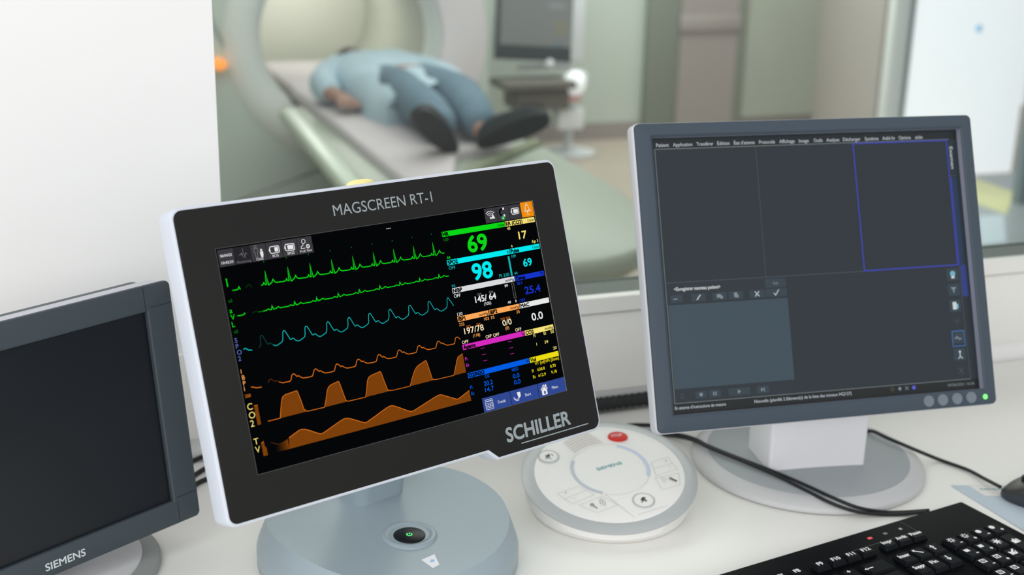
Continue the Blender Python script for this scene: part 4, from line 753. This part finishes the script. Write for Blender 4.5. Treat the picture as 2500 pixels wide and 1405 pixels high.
mb = MB(); loft(mb, [[(-.560 + r * 1.6 * math.cos(-2 * math.pi * i / 24), T0 + y, .672 + r * math.sin(-2 * math.pi * i / 24)) for i in range(24)] for r, y in ((.022, .03), (.022, -.045), (.019, -.055), (.002, -.057))], mat('orange_indicator_lens', (244, 150, 60), .4, .3, emit=(250, 150, 60), strength=.75))
mb.build('indicator_lamp', sc_, None, 40)['label'] = 'glowing orange indicator lamp'

# patient table
pt = room_thing('patient_table', 'pale green MRI patient table with rounded foot end and grey lavender mattress', 'table', 1.30, 4.2)
tm = mat('pale_green_table_plastic', (160, 168, 156), .45, .4); tr_ = mat('light_green_rail_plastic', (196, 206, 192), .4, .4); matt = mat('grey_lavender_vinyl', (194, 186, 190), .6, .35, var=.02, vscale=8)
foot = [(-.36, 1.12), (-.36, -.70)] + [(-.04 + .40 * math.cos(a), -.80 + .52 * math.sin(a) + .02) for a in [R(186 + 168 * i / 16) for i in range(17)]] + [(.40, -.60), (.42, 0), (.30, .9), (.26, 1.12)]
foot = [Vector(p) for p in foot]
mb = MB(); loft(mb, [[(p.x * k, p.y * k2, z) for p in foot] for k, k2, z in ((.80, .9, .36), (.97, .99, .44), (1, 1, .475), (.99, .995, .495), (.96, .985, .503))], tm); mb.build('deck', pt, None, 50)
mb = MB(); loft(mb, [[(p.x * k, p.y, z) for p in rounded([(-.22, -.25), (.22, -.25), (.22, 1.0), (-.22, 1.0)], .1, 5)] for k, z in ((1.15, .035), (1.15, .07), (.85, .12), (.85, .42))], M['olive']); mb.build('pedestal', pt, None, 50)
for x, y in ((-.2, -.2), (.2, -.2), (-.2, .95), (.2, .95)):
    mb = MB(); loft(mb, [[(x + q, y + r * math.cos(2 * math.pi * i / 20), .036 + r * math.sin(2 * math.pi * i / 20)) for i in range(20)] for q, r in ((-.015, .03), (-.012, .035), (.012, .035), (.015, .03))], M['grey']); mb.build('castor', pt, None, 40)
mp = rounded([(-.26, -.45), (-.11, -.47), (.03, -.05), (.26, -.02), (.26, 2.2), (-.26, 2.2)], [.05, .05, .06, .05, .02, .02], 5)
mb = MB(); loft(mb, [[(p.x, p.y, .500) for p in mp], [(p.x, p.y, .530) for p in mp], [(p.x, p.y, .538) for p in inset_s(mp, .006)], [(p.x, p.y, .541) for p in inset_s(mp, .02)]], matt); mb.build('mattress', pt, None, 50)
mb = MB(); bmr = bmesh.new(); box_bm(-.035, .035, -1.83, 0, -.026, .026, .018, 3, bmr); bm_obj('side_rail', bmr, tr_, pt, Matrix.Translation((-.352, .98, .496)) @ Matrix.Rotation(R(-2.2), 4, 'Z'), 40)
mb = MB(); tube(mb, [(-.10, -.52, .507), (.0, -.30, .507), (.12, -.16, .507), (.25, -.02, .507), (.385, .12, .503)], .026, mat('dark_olive_strap', (128, 134, 112), .7, .3), 10, 8); mb.build('strap', pt, None, 50)

# patient: one continuous body, clothing as its own parts
pa = room_thing('person', 'person in light blue gown and blue grey trousers lying on the scanner table, feet first', 'person', 1.34, 4.9, .54)
PO = Vector((1.34, 4.9, .54))
def skin(name, nodes, edges, m, root=0, sub=2, parent=pa):
    me = bpy.data.meshes.new(name); me.from_pydata([tuple(Vector(q[:3]) - PO) for q in nodes], edges, [])
    o = bpy.data.objects.new(name, me); COL.objects.link(o); o.parent = parent
    md = o.modifiers.new('skin', 'SKIN'); md.use_smooth_shade = True
    for i, q in enumerate(nodes):
        sv = me.skin_vertices[0].data[i]; r = q[3]; sv.radius = r if isinstance(r, tuple) else (r, r); sv.use_root = (i == root)
    o.modifiers.new('sub', 'SUBSURF').levels = sub; o.modifiers['sub'].render_levels = sub
    dg = bpy.context.evaluated_depsgraph_get(); nm = bpy.data.meshes.new_from_object(o.evaluated_get(dg))
    o.modifiers.clear(); o.data = nm; bpy.data.meshes.remove(me); nm.materials.clear(); nm.materials.append(m)
    nm.polygons.foreach_set('use_smooth', [True] * len(nm.polygons)); return o
flesh = mat('skin', (160, 126, 114), .55, .35)
nd = []; ed = []
def chain(pts, frm=None):
    for q in pts:
        nd.append(q); i = len(nd) - 1
        if frm is not None: ed.append((frm, i))
        frm = i
    return frm
pel = chain([(1.40, 5.040, .615, .07)])
ch = chain([(1.385, 5.140, .61, .07), (1.37, 5.300, .61, .07), (1.355, 5.440, .61, .07)], pel)
nk_ = chain([(1.345, 5.560, .635, .05), (1.34, 5.620, .622, .052), (1.338, 5.680, .602, .074), (1.335, 5.750, .602, .076), (1.332, 5.810, .598, .06)], ch)
for sx, (hx, kx, kz, ax) in ((-1, (1.325, 1.315, .63, 1.298)), (1, (1.475, 1.48, .645, 1.435))):
    chain([(hx, 5.000, .63, .075), ((hx + kx) / 2, 4.84, .645, .066), (kx, 4.60, kz, .055), ((kx + ax) / 2, 4.39, (kz + .59) / 2 + .005, .05), (ax, 4.17, .585, .036)], pel)
hands = []
for pts in ([(1.22, 5.440, .64, .055), (1.14, 5.300, .635, .045), (1.075, 5.150, .605, .038), (1.085, 5.030, .60, .036), (1.115, 4.985, .592, .026)], [(1.50, 5.420, .64, .055), (1.585, 5.290, .64, .045), (1.63, 5.150, .615, .038), (1.62, 5.020, .61, .036), (1.60, 4.98, .602, .026)]):
    e_ = chain(pts, ch); x, y, z, _ = pts[-1]; sg_ = 1 if x < 1.3 else -1
    p_ = chain([(x + sg_ * .006, y - .035, z - .004, (.034, .016)), (x + sg_ * .012, y - .07, z - .006, (.038, .014))], e_)
    for q, ln_ in ((-.030, .068), (-.010, .080), (.010, .076), (.029, .060)):
        chain([(x + sg_ * .012 + q, y - .085, z - .006, .0105), (x + sg_ * .014 + q * 1.15, y - .085 - ln_ * .5, z - .008, .0095), (x + sg_ * .016 + q * 1.2, y - .085 - ln_ * .95, z - .020, .008)], p_)
    chain([(x + sg_ * .038, y - .04, z - .008, .011), (x + sg_ * .056, y - .072, z - .014, .0095), (x + sg_ * .060, y - .098, z - .02, .008)], p_ - 1)
bd = skin('body', nd, ed, flesh)
# head details: hair cap, nose and ears sit on the head
mb = MB(); hc = Vector((1.335, 5.70, .604)) - PO
loft(mb, [[(hc.x + r * math.cos(2 * math.pi * i / 24), hc.y + dy + r * .2 * math.sin(2 * math.pi * i / 24) * 0, hc.z + r * math.sin(2 * math.pi * i / 24)) for i in range(24)] for r, dy in ((.081, .0), (.083, .04), (.072, .072), (.042, .092), (.006, .099))], mat('dark_brown_hair', (62, 50, 44), .7, .3), False); mb.build('hair', pa, None, 60)
mb = MB(); loft(mb, [[(hc.x + a * math.cos(2 * math.pi * i / 10), hc.y - .02 + b * math.sin(2 * math.pi * i / 10), hc.z + .07 + h) for i in range(10)] for a, b, h in ((.016, .026, .0), (.012, .02, .014), (.004, .006, .024))], flesh); mb.build('nose', bd, None, 60)
for sx in (-1, 1):
    mb = MB(); loft(mb, [[(hc.x + sx * (.078 + q), hc.y + .02 + r * math.cos(2 * math.pi * i / 14), hc.z + r * 1.4 * math.sin(2 * math.pi * i / 14)) for i in range(14)] for q, r in ((0, .014), (.012, .02), (.018, .012))], flesh); mb.build('ear', bd, None, 60)
# gown: draped dome over the trunk with folds, sleeves over the arms
gown = mat('light_blue_gown_cloth', (178, 199, 212), .8, .2, bump=.2, bscale=40, var=.05, vscale=9)
mb = MB(); loops = []
for i in range(26):
    q = i / 25; t = 5.57 - q * .95
    wd = .185 + .03 * math.sin(min(1, q * 2.2) * math.pi / 2) - (.05 * max(0, q - .6)); hh = (.168 if q < .5 else .168 - .05 * (q - .5)) * (1 - .45 * max(0, .12 - q) / .12)
    s0 = 1.355 + .045 * q; lp = []
    for j in range(29):
        a = math.pi * j / 28; c, si = math.cos(a), math.sin(a)
        x = s0 - wd * math.copysign(abs(c) ** .75, c); z = .541 + hh * si ** .72
        k_ = noise.noise(Vector((x * 7, t * 5, z * 7))) * .022 + math.sin(t * 26 + x * 18) * .006
        tt = t + .20 * max(0, (x - s0) / wd + .05) * q + (.0 if q < .9 else noise.noise(Vector((x * 9, 3, 0))) * .05)
        lp.append((x + k_ * -c - PO.x, tt - PO.y, max(.5412, z + k_ * si) - PO.z))
    lp += [(s0 + wd * (.9 - 1.8 * j / 6) - PO.x, t - PO.y, .5408 - PO.z) for j in range(1, 6)]
    loops.append(lp)
loft(mb, loops, gown); mb.build('gown', pa, None, 60)
for pts in ([(1.25, 5.450, .645, .07), (1.15, 5.320, .628, .064), (1.085, 5.170, .615, .060), (1.088, 5.060, .606, .058), (1.105, 5.020, .60, .046)], [(1.48, 5.440, .645, .07), (1.575, 5.300, .632, .064), (1.625, 5.170, .62, .058), (1.618, 5.060, .615, .055), (1.606, 5.010, .61, .044)]):
    skin('sleeve', pts, [(i, i + 1) for i in range(4)], gown)
trs = mat('blue_grey_trouser_cloth', (104, 127, 143), .85, .2, bump=.2, bscale=40, var=.12, vscale=7)
for hx, kx, kz, ax in ((1.325, 1.315, .63, 1.298), (1.475, 1.485, .65, 1.435)):
    skin('trouser_leg', [(hx, 5.16, .622, .08), (hx, 5.0, .63, .085), ((hx + kx) / 2, 4.84, .645, .08), (kx, 4.60, kz, .082), ((kx + ax) / 2, 4.39, (kz + .6) / 2 + .012, .076), (ax, 4.19, .602, .064)], [(0, 1), (1, 2), (2, 3), (3, 4), (4, 5)], trs)
shoe = mat('charcoal_shoe', (30, 38, 44), .6, .3); sole = mat('black_shoe_sole', (22, 28, 32), .6, .3)
def make_shoe(x, y, z, lean):                  # heel at x,y,z; toe direction leans sideways from straight up
    ca, sa = math.cos(lean), math.sin(lean); up = Vector((sa, -.55, ca)).normalized(); fw = Vector((0, -1, -.3)).normalized(); sd = up.cross(fw).normalized(); fw = sd.cross(up)
    B = Vector((x, y, z)) - PO; mb = MB(); loops = []; ns = 14
    for i in range(ns):
        q = i / (ns - 1); L_ = -.035 + q * .265; w_ = .040 * (1 - abs(2 * q - 1) ** 6 * .75) * (1 + .22 * math.sin(q * math.pi * 1.2 - .5)); h_ = .088 * (1 - .55 * max(0, q - .3) / .7) * (1 - .5 * max(0, .12 - q) / .12) * (1 - .5 * max(0, q - .9) / .1)
        loops.append([tuple(B + up * L_ + sd * (w_ * math.cos(2 * math.pi * j / 20)) - fw * (h_ * .5 * (1 + math.sin(2 * math.pi * j / 20)) - .0)) for j in range(20)])
    loft(mb, loops, shoe); o = mb.build('shoe', pa, None, 60)
    mb = MB(); a = []; b = []
    for i in range(28):
        th = 2 * math.pi * i / 28; L_ = .098 + .134 * math.cos(th); w_ = (.040 + .007 * math.cos(th)) * math.copysign(abs(math.sin(th)) ** .7, math.sin(th)); a.append(tuple(B + up * L_ + sd * w_ - fw * .012)); b.append(tuple(B + up * L_ + sd * w_ + fw * .012))
    loft(mb, [a, b], sole); mb.build('sole', o, None, 40)
make_shoe(1.288, 4.09, .566, R(-46)); make_shoe(1.425, 4.11, .574, R(62))

# ================================================================== equipment stand with a screen, near the far wall
eq = room_thing('equipment_stand', 'white pole stand with grey screen, dark keyboard and white box near far wall', 'stand', 2.69, 6.42)
lw_ = mat('pale_grey_metal', (214, 216, 220), .4, .4); scd = mat('dark_grey_display', (112, 114, 115), .4, .4, emit=(60, 62, 62), strength=.5); frm = mat('charcoal_display_frame', (58, 66, 70), .5, .3); brn = mat('brown_grey_plastic', (112, 108, 102), .6, .3)
mb = MB(); loft(mb, [[(r * math.cos(2 * math.pi * i / 16), r * math.sin(2 * math.pi * i / 16), z) for i in range(16)] for r, z in ((.024, .02), (.024, .36), (.018, .37), (.018, .9))], lw_); mb.build('pole', eq, None, 40)
mb = MB(); loft(mb, [[(r * math.cos(2 * math.pi * i / 24), r * math.sin(2 * math.pi * i / 24), z) for i in range(24)] for r, z in ((.15, .001), (.15, .015), (.04, .03))], lw_); mb.build('foot_plate', eq, None, 40)
E1 = Matrix.Translation((-.23, -.06, .755)) @ Matrix.Rotation(R(4), 4, 'Y') @ Matrix.Rotation(R(-8), 4, 'X')
dsp = box('display_housing', lw_, -.22, .275, -.01, .05, -.225, .28, .008, eq, E1)
box('display_frame', frm, -.225, .2, -.02, -.008, -.24, .28, .004, eq, E1); box('display_screen', scd, -.20, .195, -.023, -.019, -.165, .265, 0, eq, E1)
for a_, m_ in (((95, 150, 150, 165), mat('blue_display_bar', (90, 112, 128), .5)), ((60, -60, 150, -30), mat('pale_display_bar', (130, 138, 142), .5)), ((100, 30, 160, 100), mat('olive_display_bar', (124, 124, 108), .5))):
    f = Flat(0, 0, -.0232); f.rect(*a_, m_, 1); f.build('display_bar', eq, E1)
box('keyboard_tray', brn, -.45, -.05, -.22, .02, .385, .425, .01, eq); box('equipment_case', brn, -.36, -.06, -.16, .06, .265, .375, .02, eq); box('equipment_case', M['black'], -.34, -.22, -.19, -.02, .24, .30, .015, eq)
box('support_arm', lw_, -.30, 0, -.02, .02, .46, .49, .006, eq)
def ball(name, m, x, y, z, r, sz=1):
    mb = MB(); loft(mb, [[(x + r * math.sin(math.pi * j / 12) * math.cos(2 * math.pi * i / 20), y + r * math.sin(math.pi * j / 12) * math.sin(2 * math.pi * i / 20), z - sz * r * math.cos(math.pi * j / 12)) for i in range(20)] for j in range(1, 12)], m); return mb.build(name, eq, None, 60)
ball('white_ball', mat('white_glossy_plastic', (250, 252, 255), .2, .6, emit=(235, 240, 245), strength=.35), -.025, -.12, .40, .062, 1.1); ball('joint', lw_, -.165, -.10, .50, .03); ball('grey_ball', lw_, .045, -.02, .405, .05)  # white ball whose plastic has a faint glow, paler grey balls beside it
box('clip_tray', mat('pale_pink_grey_plastic', (214, 206, 208), .5, .3), -.15, .11, -.14, -.05, .315, .345, .008, eq, Matrix.Rotation(R(-8), 4, 'Y') @ Matrix.Translation((-.04, 0, 0))); box('clip', mat('pale_red_plastic', (214, 150, 148), .5, .3), -.08, .0, -.155, -.142, .31, .335, .004, eq)
box('control_box', mat('white_box_plastic', (232, 234, 238), .4, .4), -.105, .045, -.11, .0, .15, .262, .012, eq)

# ================================================================== small floor things by the far side
ts = room_thing('floor_pedal', 'dark green floor pedal with a pale top, left of the right screen', 'pedal', 2.08, 4.52)
mb = MB(); loft(mb, [[(p.x * k, p.y * k, z) for p in rounded([(-.055, -.06), (.055, -.06), (.055, .06), (-.055, .06)], .03, 4)] for k, z in ((1, .001), (1, .05), (.7, .09), (.6, .10))], mat('dark_green_plastic', (116, 126, 116), .6, .3)); mb.build('body', ts, None, 50)
mb = MB(); loft(mb, [[(p.x * k, p.y * k, z) for p in rounded([(-.05, -.05), (.05, -.05), (.05, .05), (-.05, .05)], .03, 4)] for k, z in ((.9, .099), (1, .11), (.8, .13))], mat('pale_green_plastic', (176, 190, 180), .5, .3)); mb.build('top', ts, None, 50)
kn_ = room_thing('floor_pedal', 'bluish white round pedal on the floor, half behind the black patient monitor', 'pedal', 1.93, 4.62)
mb = MB(); loft(mb, [[(r * math.cos(2 * math.pi * i / 20), r * math.sin(2 * math.pi * i / 20), z) for i in range(20)] for r, z in ((.03, .001), (.035, .02), (.05, .05), (.062, .09), (.05, .13), (.02, .145))], mat('bluish_white_plastic', (206, 214, 216), .4, .4)); mb.build('body', kn_, None, 60)
def floor_poly(name, pts, m, h=.003):
    mb = MB(); loft(mb, [[(x, y, z) for x, y in pts] for z in (.0004, h)], m); return mb.build(name, None, ROOM)
tag(floor_poly('floor_mat', [(4.135, 4.65), (4.48, 5.0), (4.50, 5.38), (4.15, 5.38)], mat('pale_yellow_mat', (228, 226, 168), .5, .3), .004), 'pale yellow mat on the floor in front of the bright glazed door', 'mat')
tag(floor_poly('floor_mat', [(3.66, 4.24), (3.80, 4.25), (4.12, 4.65), (3.98, 4.65)], mat('light_blue_mat', (204, 218, 228), .5, .3), .004), 'light blue mat on the floor nearer than the yellow one', 'mat')
struct(floor_poly('floor_inlay', [(3.2, 2.2), (6.15, 2.2), (6.15, 5.36), (3.2, 5.36)], mat('blue_grey_vinyl', (160, 168, 172), .4, .4, var=.04, vscale=2), .002), 'blue grey vinyl floor area beside the bright glazed door')
